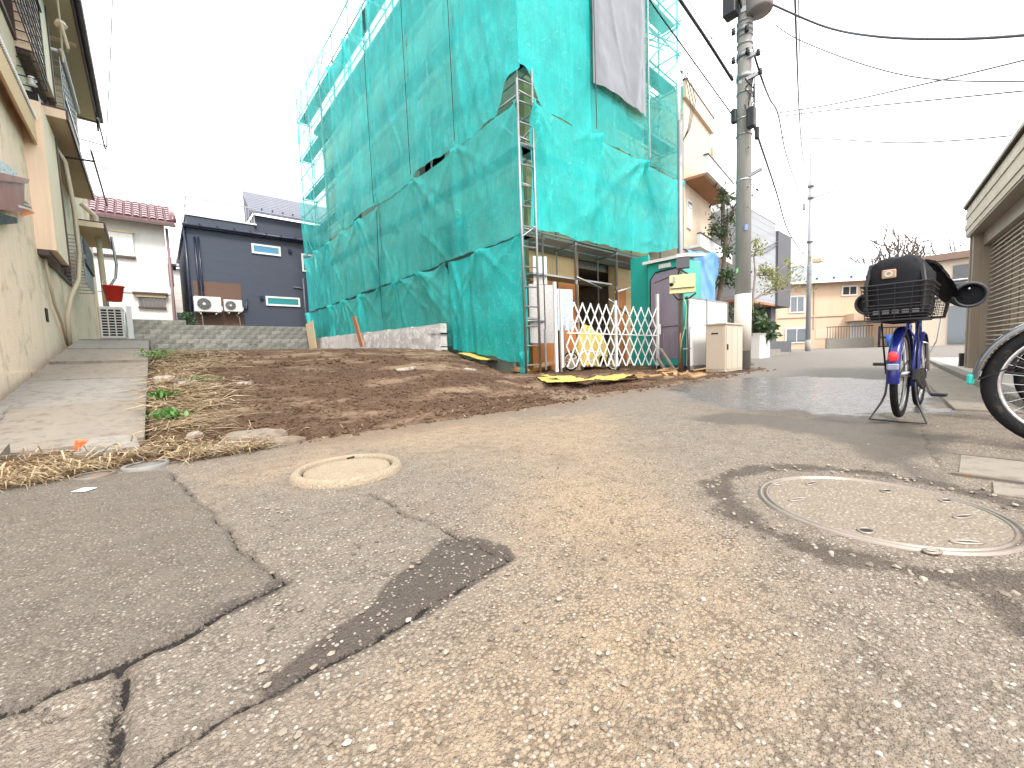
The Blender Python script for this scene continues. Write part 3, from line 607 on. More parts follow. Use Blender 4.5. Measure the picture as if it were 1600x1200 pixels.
# ------------------------------------------------------------------ outdoor units
def ac_unit(label, loc, rz, wd, hgt, dp, legs=.06, grille_side=False, group=None):
    t_ = thing('air_conditioner', label, 'air conditioner', (0, 0, 0), 0, group)
    q = MB().bevbox((-wd/2, -dp/2, legs), (wd/2, dp/2, legs+hgt), .015); q.build('casing', m_whitewall if not grille_side else pm('grey_ac_casing', (.45, .45, .42), .5, var=.1, streak=.25), t_)
    for sx in (-1, 1): MB().box((sx*wd*.36-.03, -dp/2-.02, 0), (sx*wd*.36+.03, dp/2+.02, legs-.002)).build('foot', m_galv, t_)
    cxx = -wd*.14; R_ = hgt*.40
    MB().lathe([(R_, .0), (R_, -.012), (R_*.97, -.02), (R_*.95, .0)], (cxx, -dp/2-.001, legs+hgt/2), 'Y', 28).build('fan_ring', m_whitewall, t_, True)
    q = MB()
    q.lathe([(0, -.004), (R_*.95, -.004)], (cxx, -dp/2-.001, legs+hgt/2), 'Y', 28); q.build('fan_opening', pm('fan_dark', (.05, .05, .055), .6), t_)
    q = MB()
    for k in range(1, 7): rk = R_*.95*k/6.5; q.tube([(cxx+rk*math.cos(a), -dp/2-.022, legs+hgt/2+rk*math.sin(a)) for a in np.linspace(0, 6.283, 25)[:-1]], .0045, 4, True)
    for k in range(10): a = k*math.pi/5; q.tube([(cxx, -dp/2-.024, legs+hgt/2), (cxx+R_*math.cos(a), -dp/2-.024, legs+hgt/2+R_*math.sin(a))], .004, 4)
    q.build('fan_guard', pm('guard_grey', (.32, .32, .31), .5), t_)
    MB().lathe([(0, -.030), (R_*.2, -.028), (R_*.22, -.018)], (cxx, -dp/2-.001, legs+hgt/2), 'Y', 16).build('hub', m_whitewall, t_, True)
    MB().box((wd/2-.002, -dp/2+.06, legs+.08), (wd/2+.05, dp/2-.06, legs+hgt*.4)).build('valve_cover', m_whitewall, t_)
    if grille_side:      # open fin grille on the side and back
        for rw in range(10):
            for cl in range(3):
                y0 = -dp/2+.03+cl*(dp-.05)/3; z0 = legs+.05+rw*(hgt-.09)/10
                MB().box((-wd/2-.004, y0, z0), (-wd/2-.0015, y0+(dp-.05)/3-.02, z0+(hgt-.09)/10-.018)).build('slot', m_hole, t_)
    move(t_, loc, rz); return t_
zb = path_z(10.6)
ac_unit('weathered grey outdoor unit with slotted grille standing on the path end', (-.62, 11.1, zb+.02), rad(90), .78, .60, .34, .03, True)
ac_unit('larger white fan unit mounted on the navy house brown panel', (1.98, 24.62, 3.08), 0, 1.05, .72, .36, .05)
ac_unit('smaller white fan unit mounted right of the larger one on the navy house', (3.0, 24.66, 3.14), 0, .76, .58, .30, .05)
br = MB()
for x in (1.6, 2.35, 2.75, 3.25): br.box((x-.02, 24.4, 3.05 if x < 2.5 else 3.11), (x+.02, 25.0, 3.08 if x < 2.5 else 3.135))
# ------------------------------------------------------------------ white house with tiled roof
wh = thing('white_house', 'white rendered house with glazed purple brown tiled roof behind the block wall', 'house', (-2, 28, .8))
MB().box((-8, 26, -.2), (.66, 34, 7.35)).build('wall', m_whitewall, wh)
MB().box((-8, 25.95, 4.05), (.64, 25.998, 4.10)).build('band', m_whitewall, wh)
rf = MB().prism([(-8.4, 25.35, 7.30), (1.05, 25.35, 7.30), (1.05, 27.45, 8.58), (-8.4, 27.45, 8.58)], (0, 0, .10)).build('roof', m_roofpurple, wh)
MB().box((-8.4, 25.30, 7.18), (1.08, 25.42, 7.298)).build('gutter', m_brownfr, wh)
MB().tube([(.74, 25.85, 7.2), (.74, 25.85, .5)], .06, 8).build('downpipe', pm('mauve_pipe', (.22, .14, .15), .5), wh, True)
tl = MB()
nseg = 8
for k in range(nseg):
    a0_, a1_ = math.pi*k/nseg, math.pi*(k+1)/nseg
    for (t0, t1) in ((0, .40),):
        tl.quad((-.125*math.cos(a0_), t0, .085*math.sin(a0_)), (-.125*math.cos(a1_), t0, .085*math.sin(a1_)), (-.125*math.cos(a1_), t1, .075*math.sin(a1_)), (-.125*math.cos(a0_), t1, .075*math.sin(a0_)))
tl.add([(-.125*math.cos(math.pi*k/nseg), 0, .085*math.sin(math.pi*k/nseg)) for k in range(nseg+1)], [tuple(range(nseg+1))])
tl.box((.125, 0, -.005), (.15, .4, .02))
proto = tl.build('tile', m_roofpurple, rf, True, local=True); sl = math.atan2(1.28, 2.1)
first = True
for r_ in range(7):
    for c_ in range(13):
        o = proto if first else proto.copy()
        if not first: COL.objects.link(o); o.parent = rf
        first = False
        y_ = 25.36+.36*math.cos(sl)*r_; z_ = 7.41+.36*math.sin(sl)*r_
        o.matrix_parent_inverse = Matrix.Identity(4); o.location = Vector((.85-c_*.285, y_, z_))-Vector((-2, 28, .8)); o.rotation_euler = (sl-.05, 0, random.uniform(-.01, .01))
q = MB().tube([(1.0, 25.4, 7.48), (1.0, 27.4, 8.7)], .13, 8).build('verge_ridge', m_roofpurple, wh, True)
wi = MB().box((-1.9, 25.90, 5.72), (-.5, 25.996, 6.75)).build('shutter_box', m_white, wh); MB().box((-1.9, 25.84, 6.752), (-.46, 25.99, 6.84)).build('hood', m_soffit, wi); MB().box((-1.95, 25.86, 5.62), (-.46, 25.99, 5.715)).build('sill', m_brownfr, wi)
wi = MB().box((-.52, 25.93, 3.42), (.42, 25.995, 3.98)).build('window', m_pane, wh)
MB().box((-.70, 25.70, 4.0), (.56, 25.99, 4.08)).build('hood', m_brownfr, wi); MB().box((-.58, 25.78, 3.86), (.48, 25.985, 3.998)).build('hood_lip', pm('tan_hood', (.40, .31, .2), .6), wi)
for k in range(7): MB().box((-.5+k*.15, 25.88, 3.42), (-.47+k*.15, 25.92, 3.9)).build('bar', pm('brown_bar', (.2, .14, .1), .5) if k == 0 else bpy.data.materials['brown_bar'], wi)
MB().box((-.55, 25.86, 3.34), (.46, 25.98, 3.415)).build('sill', m_brownfr, wi)
MB().box((.68, 26.2, 5.5), (1.0, 27.4, 5.6)).build('side_hood', m_brownfr, wh); MB().box((.665, 26.3, 4.6), (.85, 27.2, 5.498)).build('side_box', pm('grey_box', (.3, .28, .27), .6), wh)
# pale house seen through the gap
gh = thing('pale_house', 'pale siding house glimpsed in the gap between white and navy houses', 'house', (1, 38, .5)); MB().box((-2, 36, -.2), (4, 44, 7.2)).build('wall', siding('pale_siding', (.66, .62, .58), .5, .3, var=.04), gh)
MB().prism([(-2.3, 35.6, 7.2), (4.3, 35.6, 7.2), (4.3, 40, 8.6), (-2.3, 40, 8.6)], (0, 0, .12)).build('roof', m_slate, gh)
q = MB().box((1.15, 35.9, 3.3), (1.6, 35.99, 4.2)).build('window', m_glass, gh)

# ------------------------------------------------------------------ navy house
nh = thing('navy_house', 'navy sided house with white roof terrace railing and brown lower panel', 'house', (4, 28, .8))
MB().box((1.42, 25, -.2), (10.5, 34, 7.16)).build('wall', m_navy, nh)
MB().box((1.5, 24.985, -.2), (3.44, 24.998, 4.66)).build('brown_panel', m_brownsid, nh)
ev = MB().box((1.30, 24.80, 7.162), (10.6, 34.1, 7.30)).build('eave', m_navytrim, nh); MB().tube([(1.28, 24.74, 7.25), (10.6, 24.74, 7.28)], .06, 8).build('gutter', m_navytrim, ev, True)
for k in range(9): MB().box((1.9+k*.7, 24.66, 7.30), (1.96+k*.7, 24.76, 7.36)).build('snow_guard', m_dark, ev)
MB().box((1.5, 25.3, 7.302), (4.32, 30, 7.84)).build('parapet', m_navy, nh); MB().box((1.44, 25.24, 7.842), (4.42, 30, 7.92)).build('parapet_cap', m_white, nh)
m_railg = pm('grey_white_rail', (.30, .30, .31), .5)
rl = MB().box((1.5, 25.28, 8.68), (4.38, 25.32, 8.74)).build('railing', m_railg, nh)
for k in range(25): x = 1.52+k*2.82/24; MB().box((x-.012 if k % 6 else x-.025, 25.285, 7.922), (x+.012 if k % 6 else x+.025, 25.315, 8.679)).build('baluster', m_railg, rl)
MB().tube([(1.56, 25.3, 8.7), (1.56, 27.5, 8.7)], .03, 6).build('side_rail', m_railg, rl); MB().tube([(2.4, 25.4, 7.9), (2.4, 25.4, 9.2)], .01, 5).build('aerial', m_galv, nh)
MB().box((4.34, 25.4, 7.302), (10.4, 32, 8.42)).build('upper_wall', m_navy, nh)
q = MB().prism([(4.18, 25.1, 8.42), (10.5, 25.1, 8.42), (10.5, 27.2, 10.1), (4.18, 27.2, 10.1)], (0, 0, .10)); rf = q.build('upper_roof', m_slate, nh)
sl2 = math.atan2(1.68, 2.1)
for k in range(11):
    y0 = 25.1+k*.19; z0 = 8.53+k*.152; MB().prism([(4.16, y0, z0), (10.5, y0, z0), (10.5, y0+.19, z0+.135), (4.16, y0+.19, z0+.135)], (0, 0, .016)).build('roof_sheet', m_slate, rf)
for k in range(6): MB().box((4.7+k*.5, 25.3, 8.72), (4.76+k*.5, 25.36, 8.80)).build('snow_guard', m_dark, rf)
MB().prism([(4.2, 25.15, 8.42), (4.2, 27.2, 8.42), (4.2, 27.2, 10.05)], (.06, 0, 0)).build('gable', m_navy, nh)
for (a, b, c_, d, gm_) in ((4.06, 5.40, 6.30, 6.80, m_blueglass), (4.52, 6.18, 3.62, 4.12, m_tealglass), (6.42, 7.2, 5.6, 6.6, m_glass)):
    wi = MB().box((a, 24.93, c_), (b, 24.975, c_+.09)).box((a, 24.93, d-.09), (b, 24.975, d)).box((a, 24.93, c_+.09), (a+.09, 24.975, d-.09)).box((b-.09, 24.93, c_+.09), (b, 24.975, d-.09)).build('window', m_white, nh)
    MB().box((a+.08, 24.95, c_+.08), (b-.08, 24.965, d-.08)).build('pane', gm_, wi)
MB().tube([(1.72, 24.95, 6.75), (1.74, 24.93, 3.0)], .05, 8).tube([(1.86, 24.95, 6.75), (1.88, 24.93, 3.0)], .04, 8).build('pipe', m_navytrim, nh, True)
MB().tube([(1.36, 24.92, 7.2), (1.36, 24.92, 2.2)], .06, 8).build('downpipe', m_navytrim, nh, True)
MB().tube([(6.42, 24.94, 5.2), (6.42, 24.92, 2.0)], .035, 8).tube([(5.9, 24.94, 4.7), (6.42, 24.94, 4.65)], .03, 8).build('pipe', pm('slate_pipe', (.13, .14, .18), .4), nh, True)
MB().tube([(3.4, 24.9, 3.35), (3.62, 24.9, 3.4), (3.66, 24.9, 3.9)], .045, 8).build('pipe', m_navytrim, nh, True)
MB().tube([(1.75, 24.86, 3.05), (1.75, 24.9, 2.4)], .025, 6).tube([(3.1, 24.86, 3.1), (3.25, 24.86, 2.95), (3.3, 24.9, 2.4)], .025, 6).build('drain_hose', m_pvc, nh, True)
for (x, z) in ((4.25, 3.92), (5.78, 6.55)): MB().box((x, 24.88, z), (x+.16, 24.98, z+.18)).build('vent_hood', m_navytrim, nh)
for x, z in ((1.68, 3.08), (2.28, 3.08), (2.8, 3.14), (3.2, 3.14)): MB().box((x-.02, 24.42, z-.06), (x+.02, 24.98, z-.005)).build('bracket', m_white, nh)
# ------------------------------------------------------------------ concrete block wall
bw = thing('block_wall', 'weathered grey concrete block wall with vent blocks along the back of the lot', 'wall', (2.5, 22.5, .8))
bl = None; mats = (m_block, m_block2, m_block)
protos = []
for mt_ in (m_block, m_block2): protos.append(MB().bevbox((0, 0, 0), (.392, .15, .192), .006).build('block', mt_, bw, local=True))
used = [False, False]
for r_ in range(9):
    for c_ in range(19):
        x = -1.0+c_*.4+(.2 if r_ % 2 else 0); z = .72+r_*.2
        if r_ == 8 and x > .75: z = None
        if z is None: continue
        k = 1 if (r_ in (4, 5, 3) and random.random() < .4) or random.random() < .12 else 0
        vent = (r_ == 3 and (c_ % 3 == 1))
        if vent:
            v = MB().box((0, 0, 0), (.392, .15, .05)).box((0, 0, .145), (.392, .15, .192)).box((0, 0, .05), (.04, .15, .145)).box((.352, 0, .05), (.392, .15, .145)).box((.17, 0, .05), (.222, .15, .145)).box((.04, .1, .05), (.17, .15, .145)).box((.222, .1, .05), (.352, .15, .145))
            v.tube([(.05, .05, .06), (.105, .05, .12), (.16, .05, .06)], .014, 5).tube([(.23, .05, .06), (.287, .05, .12), (.342, .05, .06)], .014, 5)
            o = v.build('vent_block', m_block, bw, local=True)
        elif not used[k]: o = protos[k]; used[k] = True
        else: o = protos[k].copy(); COL.objects.link(o); o.parent = bw
        o.location = Vector((x+.004, 22.45+random.uniform(-.003, .003), z+.004))-Vector((2.5, 22.5, .8))
MB().box((-1.0, 22.47, .3), (6.6, 22.58, 2.315)).build('mortar_core', m_block, bw)
MB().box((-1.0, 22.47, 2.316), (.9, 22.58, 2.5)).build('mortar_core', m_block, bw)
# back ground behind wall
MB().box((-10, 22.62, -.2), (14, 60, .9)).build('back_yards', m_conc_tan)['kind'] = 'structure'
# timber post by the grey unit and the hanging red bucket
o = MB().beam((-.42, 12.2, 1.05), (-.42, 12.2, 1.9), .09, .09).build('post', m_white); tag(o, 'short white timber post beside the weathered grey outdoor unit', 'post')
o = MB().tube([W(15.0, .62, 4.0), W(15.05, .66, 3.3), W(15.0, .62, 2.95), W(14.9, .5, 2.7), W(14.9, .42, 2.4), W(14.9, .42, 1.1)], .03, 8).build('drain_pipe', m_galv, None, True); tag(o, 'grey bent drain pipe standing behind the weathered outdoor unit', 'pipe')
rb = thing('red_bucket', 'bright red plastic bucket hung in front of the white house', 'bucket', (0, 0, 0))
MB().lathe([(0, 0), (.12, 0), (.17, .30), (.185, .30), (.185, .32), (.165, .32), (.115, .015), (0, .015)], (0, 0, 0), 'Z', 18).build('body', m_red, rb, True)
MB().tube([(.17, 0, .3), (.15, 0, .42), (0, 0, .5), (-.15, 0, .42), (-.17, 0, .3)], .006, 5).build('handle', m_white, rb)
bp = xp(179, 471, -.62); move(rb, bp, .3)
# ================================================================== BUILDING UNDER CONSTRUCTION
CXL, CYF = 5.83, 6.18        # scaffold planes: left face x, front face y
XR, YB = 12.66, 21.9         # scaffold right end, back end
hb = thing('unfinished_building', 'unfinished timber boarded building wrapped in scaffolding and teal sheets', 'building', (9.5, 14, .1))
BX0, BX1, BY0, BY1, BZ = 6.8, 12.2, 7.05, 21.4, 11.6
q = MB().box((BX0, BY0+.2, .0), (BX0+.2, BY1, 3.0)); q.box((BX0, BY0+.2, 3.0), (BX0+.2, 9.5, 4.6)).box((BX0, 11, 3.0), (BX0+.2, 15, 4.6)).box((BX0, 16.5, 3.0), (BX0+.2, BY1, 4.6)).box((BX0, BY0+.2, 4.6), (BX0+.2, BY1, 6.4))
q.box((BX0, BY0+.2, 6.4), (BX0+.2, 10.5, 8.0)).box((BX0, 12, 6.4), (BX0+.2, 17, 8.0)).box((BX0, 18.4, 6.4), (BX0+.2, BY1, 8.0)).box((BX0, BY0+.2, 8.0), (BX0+.2, BY1, BZ))
q.build('side_wall', m_boards, hb)
q = MB().box((BX0, BY0, 2.35), (8.55, BY0+.2, BZ)).box((8.55, BY0, 3.5), (10.25, BY0+.2, BZ)).box((10.25, BY0, .0), (BX1, BY0+.2, BZ)); q.build('front_wall', m_tanboard, hb)
MB().box((BX0, BY0-.03, .05), (8.55, BY0+.2, 2.348)).build('plywood_panel', m_orange, hb)
MB().box((10.27, BY0-.03, .05), (10.8, BY0-.002, 2.4)).build('plywood_panel', m_orange, hb)
MB().box((BX1-.2, BY0+.2, 0), (BX1, BY1, BZ)).box((BX0+.2, BY1-.2, 0), (BX1-.2, BY1, BZ)).build('rear_wall', m_boards, hb)
MB().prism([(BX0-.3, BY0-.25, BZ), (BX1+.25, BY0-.25, BZ-.7), (BX1+.25, BY1+.2, BZ-.7), (BX0-.3, BY1+.2, BZ)], (0, 0, .16)).build('roof', m_charcoal, hb)
MB().box((BX0+.2, BY0+.3, 2.9), (BX1-.2, BY1-.2, 3.1)).build('floor_slab', m_concrete, hb)
MB().box((8.45, BY0-.06, .05), (8.55, BY0-.002, 3.6)).box((10.25, BY0-.06, .05), (10.36, BY0-.032, 3.6)).box((8.45, BY0-.06, 3.45), (10.36, BY0-.033, 3.6)).build('door_frame', m_wood, hb)
for x, z in ((9.1, 1.4), (9.7, 2.2)): MB().beam((x, BY0+1.2, .1), (x+.2, BY0+1.4, 3.0), .09, .09).build('stud', m_wood, hb)
MB().box((BX0-.01, BY0-.05, 3.02), (BX1, BY0-.005, 3.26)).build('floor_beam', pm('dark_beam', (.12, .09, .06), .7), hb)

sc = thing('scaffolding', 'galvanised tube scaffolding standing around the unfinished building', 'scaffolding', (5.9, 6.3, .1))
LV = [1.3+.9*i for i in range(14)]
Ys = [6.3+1.73*i for i in range(10)]; Xs = [5.9, 7.55, 9.2, 10.85, 12.55]
def tubep(name, a, b, r=.0243, mat=m_galv, n=6): return MB().tube([a, b], r, n).build(name, mat, sc, True)
for i, y in enumerate(Ys):
    top = 14.1 if i == 9 else 13.6+.3*(i % 2)
    tubep('standard', (5.9, y, .1), (5.9, y, top)); tubep('standard', (6.5, y, .1), (6.5, y, 13.2))
    for z in LV[::2]: tubep('transom', (5.86, y, z-.04), (6.56, y, z-.04))
    for z in LV[2:]: MB().tube([(5.9, y, z-.05), (5.9, y, z+.05)], .037, 6).build('coupler', m_galv, sc)
for i, x in enumerate(Xs[1:]):
    gap = x == 9.2
    tubep('standard', (x, 6.25, .1), (x, 6.25, 13.4)); tubep('standard', (x, 6.85, .1), (x, 6.85, 12.6))
    for z in LV[::2]: tubep('transom', (x, 6.2, z-.04), (x, 6.9, z-.04))
    for z in LV: MB().tube([(x, 6.25, z-.05), (x, 6.25, z+.05)], .037, 6).build('coupler', m_galv, sc)
for z in LV:
    tubep('ledger', (5.86, 6.2, z), (5.86, YB, z), .0215); tubep('ledger', (6.54, 6.5, z), (6.54, YB, z), .0215)
    if z > 2.5: tubep('ledger', (5.8, 6.21, z+.045), (XR, 6.21, z+.045), .0215); tubep('ledger', (6.5, 6.89, z+.045), (XR, 6.89, z+.045), .0215)
    tubep('ledger', (XR-.1, 6.1, z+.09), (XR-.1, 12, z+.09), .0215)
m_plank = pm('scaffold_plank', (.30, .31, .31), .55, metal=.4, var=.15, vs=3)
for z in LV[::2]:
    for i in range(9): MB().box((5.95, Ys[i]+.02, z), (6.35, Ys[i+1]-.02, z+.04)).build('plank', m_plank, sc)
    if z > 2:
        for i in range(4): MB().box((Xs[i]+.03, 6.30, z), (Xs[i+1]-.03, 6.72, z+.04)).build('plank', m_plank, sc)
MB().box((6.2, 6.32, 2.28), (9.1, 6.74, 2.32)).build('plank', m_plank, sc)
for i in range(0, 9, 2):
    for k in range(0, 12, 2): tubep('brace', (5.93, Ys[i], LV[k]), (5.93, Ys[i+1], LV[k+1]+.9 if k+1 < 13 else 13), .0215)
for i in (0, 2, 3):
    for k in range(4, 12, 2): tubep('brace', (Xs[i], 6.285, LV[k]), (Xs[i+1], 6.285, LV[k]+1.75), .0215)
for k in range(3, 12, 2):       # brackets at the right end
    z = LV[k]
    for d in (0, .18, .36): tubep('bracket', (10.9, 6.6+d, z+.25), (12.7, 6.4+d, z+.55), .0215)
    tubep('brace', (10.85, 6.9, z), (12.55, 6.3, z+1.6), .0215)
tubep('brace', (9.2, 6.3, 2.1), (10.1, 6.3, 2.32), .02, m_white); tubep('standard', (9.95, 6.2, .12), (9.95, 6.2, 2.9)); tubep('brace', (7.6, 6.3, 2.35), (8.6, 6.3, 2.15)); tubep('brace', (8.9, 6.3, 1.9), (9.9, 6.3, 1.5))
# ladder frame at the corner
ld = thing('ladder_frame', 'tall narrow galvanised ladder frame at the corner of the teal wrapped building', 'ladder', (5.95, 6.08, .05))
pa, pb = (5.735, 6.13), (6.10, 6.08)
for p in (pa, pb): MB().tube([(p[0], p[1], .05), (p[0], p[1], 6.28 if p is pb else 6.0)], .026, 8).build('rail', m_galv, ld, True)
for k in range(15): z = .32+k*.405; MB().tube([(pa[0], pa[1], z), (pb[0], pb[1], z)], .017, 6).build('rung', m_galv, ld)
MB().tube([(pa[0]+.02, pa[1], 2.95), (pb[0], pb[1], 3.2)], .015, 6).build('stay', m_galv, ld)

# ------------------------------------------------------------------ sheets
def sheet(name, label, face, s0, s1, zb, zt, mat, seed, ties=1.8, amp=.10, sag=.10, off=.0, ridges=5, group='teal sheets on the scaffold', cat='sheet', res=.055, hang=.5):
    rng = np.random.default_rng(seed)
    ns = max(8, int((s1-s0)/res)); sv = np.linspace(s0, s1, ns)
    zbf = zb(sv) if callable(zb) else np.full(ns, zb); ztf = zt(sv) if callable(zt) else np.full(ns, zt)
    fr = np.abs(np.sin(math.pi*(sv-s0)/ties)); ztf = ztf-sag*.35*fr**.8*(.5+noise(sv*.9, sv*0, seed)); zbf = zbf-sag*.6*fr*noise(sv*1.1, sv*0+3, seed)+.05*(noise(sv*4, sv*0+8, seed)-.5)
    amp *= .85; hgt = float(np.mean(ztf-zbf)); nz = max(8, int(hgt/(res*1.3))); T = np.linspace(0, 1, nz)[:, None]
    Sg = np.repeat(sv[None, :], nz, 0); Zg = zbf[None, :]*(1-T)+ztf[None, :]*T
    dz = ztf[None, :]-Zg
    ph = 3*fbm(Sg*.7, Zg*.25, seed+1)*2*math.pi
    fm = sst(.42, .68, fbm(Sg*.6+3, Zg*.22, seed+9))
    D = fm*(amp*.22*np.sin(Sg*2*math.pi/.62+ph)*(.35+.65*sst(0, 1.2, dz))+amp*.14*np.sin(Sg*2*math.pi/.27+ph*1.7+2)*sst(.1, 1.5, dz))
    for k_ in range(int(3+(s1-s0)*1.2)):           # long slack creases at all angles
        a_ = rng.uniform(s0, s1); b_ = rng.uniform(float(zbf.min()), float(ztf.max())); an_ = rng.normal(0, .55); Lk = rng.uniform(.5, 1.8)
        al = (Sg-a_)*math.sin(an_)+(Zg-b_)*math.cos(an_); pe = (Sg-a_)*math.cos(an_)-(Zg-b_)*math.sin(an_)+.10*np.sin(al*1.7+k_)
        D += rng.uniform(-.45, .6)*amp*np.exp(-(pe/rng.uniform(.02, .06))**2-(al/Lk)**2)
    D += amp*1.0*(fbm(Sg*.55, Zg*.35, seed+2)-.5)*2+amp*.5*(fbm(Sg*2.2, Zg*.8, seed+3)-.5)+amp*.22*(fbm(Sg*7+Zg*2, Zg*5, seed+4)-.5)
    tp = np.arange(s0, s1+.01, ties)
    for a in tp:
        zt_a = float(np.interp(a, sv, ztf))
        for k in range(ridges):
            an = rng.normal(0, .45); L = rng.uniform(.8, hang*hgt+.8); wd = rng.uniform(.025, .07)
            dx = Sg-a; dd = zt_a+.05-Zg; along = dd*math.cos(an)+dx*math.sin(an); perp = dx*math.cos(an)-dd*math.sin(an)+.06*np.sin(along*2+k)
            wv = wd*(1+along*.7); D += rng.uniform(.4, 1.0)*amp*np.exp(-(perp/np.maximum(wv, .01))**2)*sst(0, .15, along)*np.exp(-np.maximum(along, 0)/L)
        if k: 
            for sgn in (-1, 1):      # swag creases between neighbouring ties
                an = sgn*rng.uniform(.8, 1.2); dx = Sg-a; dd = zt_a+.05-Zg; along = dd*math.cos(an)+dx*math.sin(an); perp = dx*math.cos(an)-dd*math.sin(an)
                D += .6*amp*np.exp(-(perp/.06)**2)*sst(0, .2, along)*np.exp(-np.maximum(along, 0)/.9)
    D -= .04*np.exp(-((Sg-s0)/.12)**2)+.04*np.exp(-((Sg-s1)/.12)**2)
    D = np.maximum(D, -.035)
    O_ = .045+off
    if face == 'L': XX, YY = CXL-O_-D, Sg
    elif face == 'F': XX, YY = Sg, CYF-O_-D
    else: XX, YY = Sg, face-O_-D
    return tag(grid_obj(name, XX, YY, Zg, mat), label, cat, group)
# left face, bottom row
lb = lambda a, b, za, zb_: (lambda s_: za+(zb_-za)*np.clip((s_-a)/(b-a), 0, 1))
sheet('safety_sheet', 'teal sheet hanging at the building corner above the timber floor debris', 'L', 6.12, 9.0, lb(6.2, 9, .40, .78), lb(6.2, 9, 3.02, 3.0), m_netd, 101, 1.45, .12, .16, ridges=3)
sheet('safety_sheet', 'teal sheet drooping in swags behind the pale panel stack', 'L', 9.02, 13.2, .85, 3.0, m_net, 102, 1.4, .15, .22, ridges=5)
sheet('safety_sheet', 'teal sheet drooping behind the leaning plywood board', 'L', 13.22, 21.9, .95, 2.98, m_net, 103, 1.73, .16, .2, ridges=4)
# middle row
sheet('safety_sheet', 'smooth teal sheet of the middle row next to the corner ladder', 'L', 6.12, 13.0, 3.02, lambda s_: 5.60-.0*sst(7, 10, s_), m_net, 104, 2.3, .13, .16, off=.01, ridges=5)
sheet('safety_sheet', 'wrinkled teal sheet of the middle row at the navy house end', 'L', 13.02, 21.9, 3.0, 5.58, m_net, 105, 1.73, .10, .12, off=.01, ridges=5)
# upper rows
ub = lambda s_: 5.62-.05*np.sin(s_*1.7)+.55*sst(6.9, 6.3, s_)
TOPZ = 11.75
for a, b, tp_, mt_, sd_, lab in ((6.1, 8.35, 13.4, m_netd, 111, 'bright teal upper sheet folded round the building corner'), (8.33, 10.6, 13.4, m_net, 112, 'teal upper sheet with long straight hanging folds, second strip from the corner ladder'),
        (10.58, 13.2, 11.9, m_net, 113, 'teal upper sheet third strip from the corner ladder'), (13.18, 17.0, 11.8, m_net, 114, 'teal upper sheet with many narrow creases, fourth strip from the corner ladder'), (16.98, 20.2, 12.9, m_netp, 115, 'thin teal upper sheet through which scaffold tubes show'), (20.18, 21.95, 12.75, m_netp, 116, 'thin teal upper sheet on the end bay nearest the navy house')):
    sheet('safety_sheet', lab, 'L', a, b, ub, tp_, mt_, sd_, 1.13 if b < 11 else 1.7, .12, .06, off=.025, ridges=6, hang=.7)
sheet('safety_sheet', 'gauzy teal strip above the roof line between scaffold tubes', 'L', 10.6, 17.0, 11.85, 13.4, m_netv, 117, 1.7, .06, .05, off=.02, ridges=2)
# the far end of the scaffold carries a sheet too, seen through the near one
q = MB()
# front face
fb = lambda s_: 5.68+.62*sst(6.5, 5.9, s_)
sheet('safety_sheet', 'bright teal upper front sheet between the corner and the grey tarp', 'F', 5.78, 8.1, fb, 13.2, m_netd, 121, 1.15, .12, .05, off=.02, ridges=6, hang=.7)
sheet('safety_sheet', 'teal front sheet hanging below and behind the grey tarp', 'F', 8.08, 10.45, 5.7, 13.2, m_net, 122, 1.2, .08, .05, off=.0, ridges=5, hang=.7)
sheet('safety_sheet', 'thin teal front sheet between the grey tarp and the steel service pole', 'F', 10.43, 12.68, 5.72, 13.2, m_netp, 123, 1.12, .08, .05, off=.0, ridges=5, hang=.7)
def lowb(s_): return np.interp(s_, [5.75, 6.2, 7.4, 8.8, 10.2, 11.6, 12.6], [3.2, 3.16, 3.16, 3.16, 3.2, 3.5, 3.72])
sheet('safety_sheet', 'dense bright teal sheet slung across the front above the lattice gate', 'F', 5.98, 12.35, lowb, lambda s_: 5.66-.0*s_, m_netd, 131, 2.12, .12, .10, off=.05, ridges=7, hang=1.4)
sheet('grey_tarp', 'grey plastic tarp hung on the front of the teal sheeting', 'F', 8.12, 10.42, lambda s_: 6.86+.03*np.sin(s_*3), 13.0, m_greytarp, 141, 2.3, .13, .02, off=.10, ridges=4, group=None, cat='tarp', hang=.9)
# ropes / dark cords at the sheet seams
for i, (y, z0, z1) in enumerate(((8.34, 5.7, 13.3), (10.59, 5.7, 13.3), (13.01, 1.9, 5.4), (13.19, 5.7, 13.3))):
    o = MB().tube([(CXL-.13, y, z0), (CXL-.15, y+.02, (z0+z1)/2), (CXL-.12, y, z1)], .010, 5).build('rope', m_dark); tag(o, ('dark lacing cord down the first upper sheet seam', 'dark lacing cord down the second upper sheet seam', 'dark lacing cord down the middle row seam', 'dark lacing cord down the third upper sheet seam')[i], 'rope')
o = MB().tube([(8.1, CYF-.2, 5.75), (8.12, CYF-.16, 9), (8.1, CYF-.2, 13.2)], .012, 5).build('rope', m_dark); tag(o, 'dark lacing cord beside the left edge of the grey tarp', 'rope')
o = MB().tube([(10.46, CYF-.2, 5.75), (10.44, CYF-.18, 9), (10.46, CYF-.2, 13.2)], .014, 5).build('rope', m_galv); tag(o, 'pale lacing cord beside the right edge of the grey tarp', 'rope')
# torn strip at the corner foot
o = sheet('sheet_strip', 'narrow torn teal strip hanging at the foot of the corner ladder', 'L', 6.12, 6.42, .12, .62, m_netd, 151, .3, .06, .02, group=None, ridges=2)

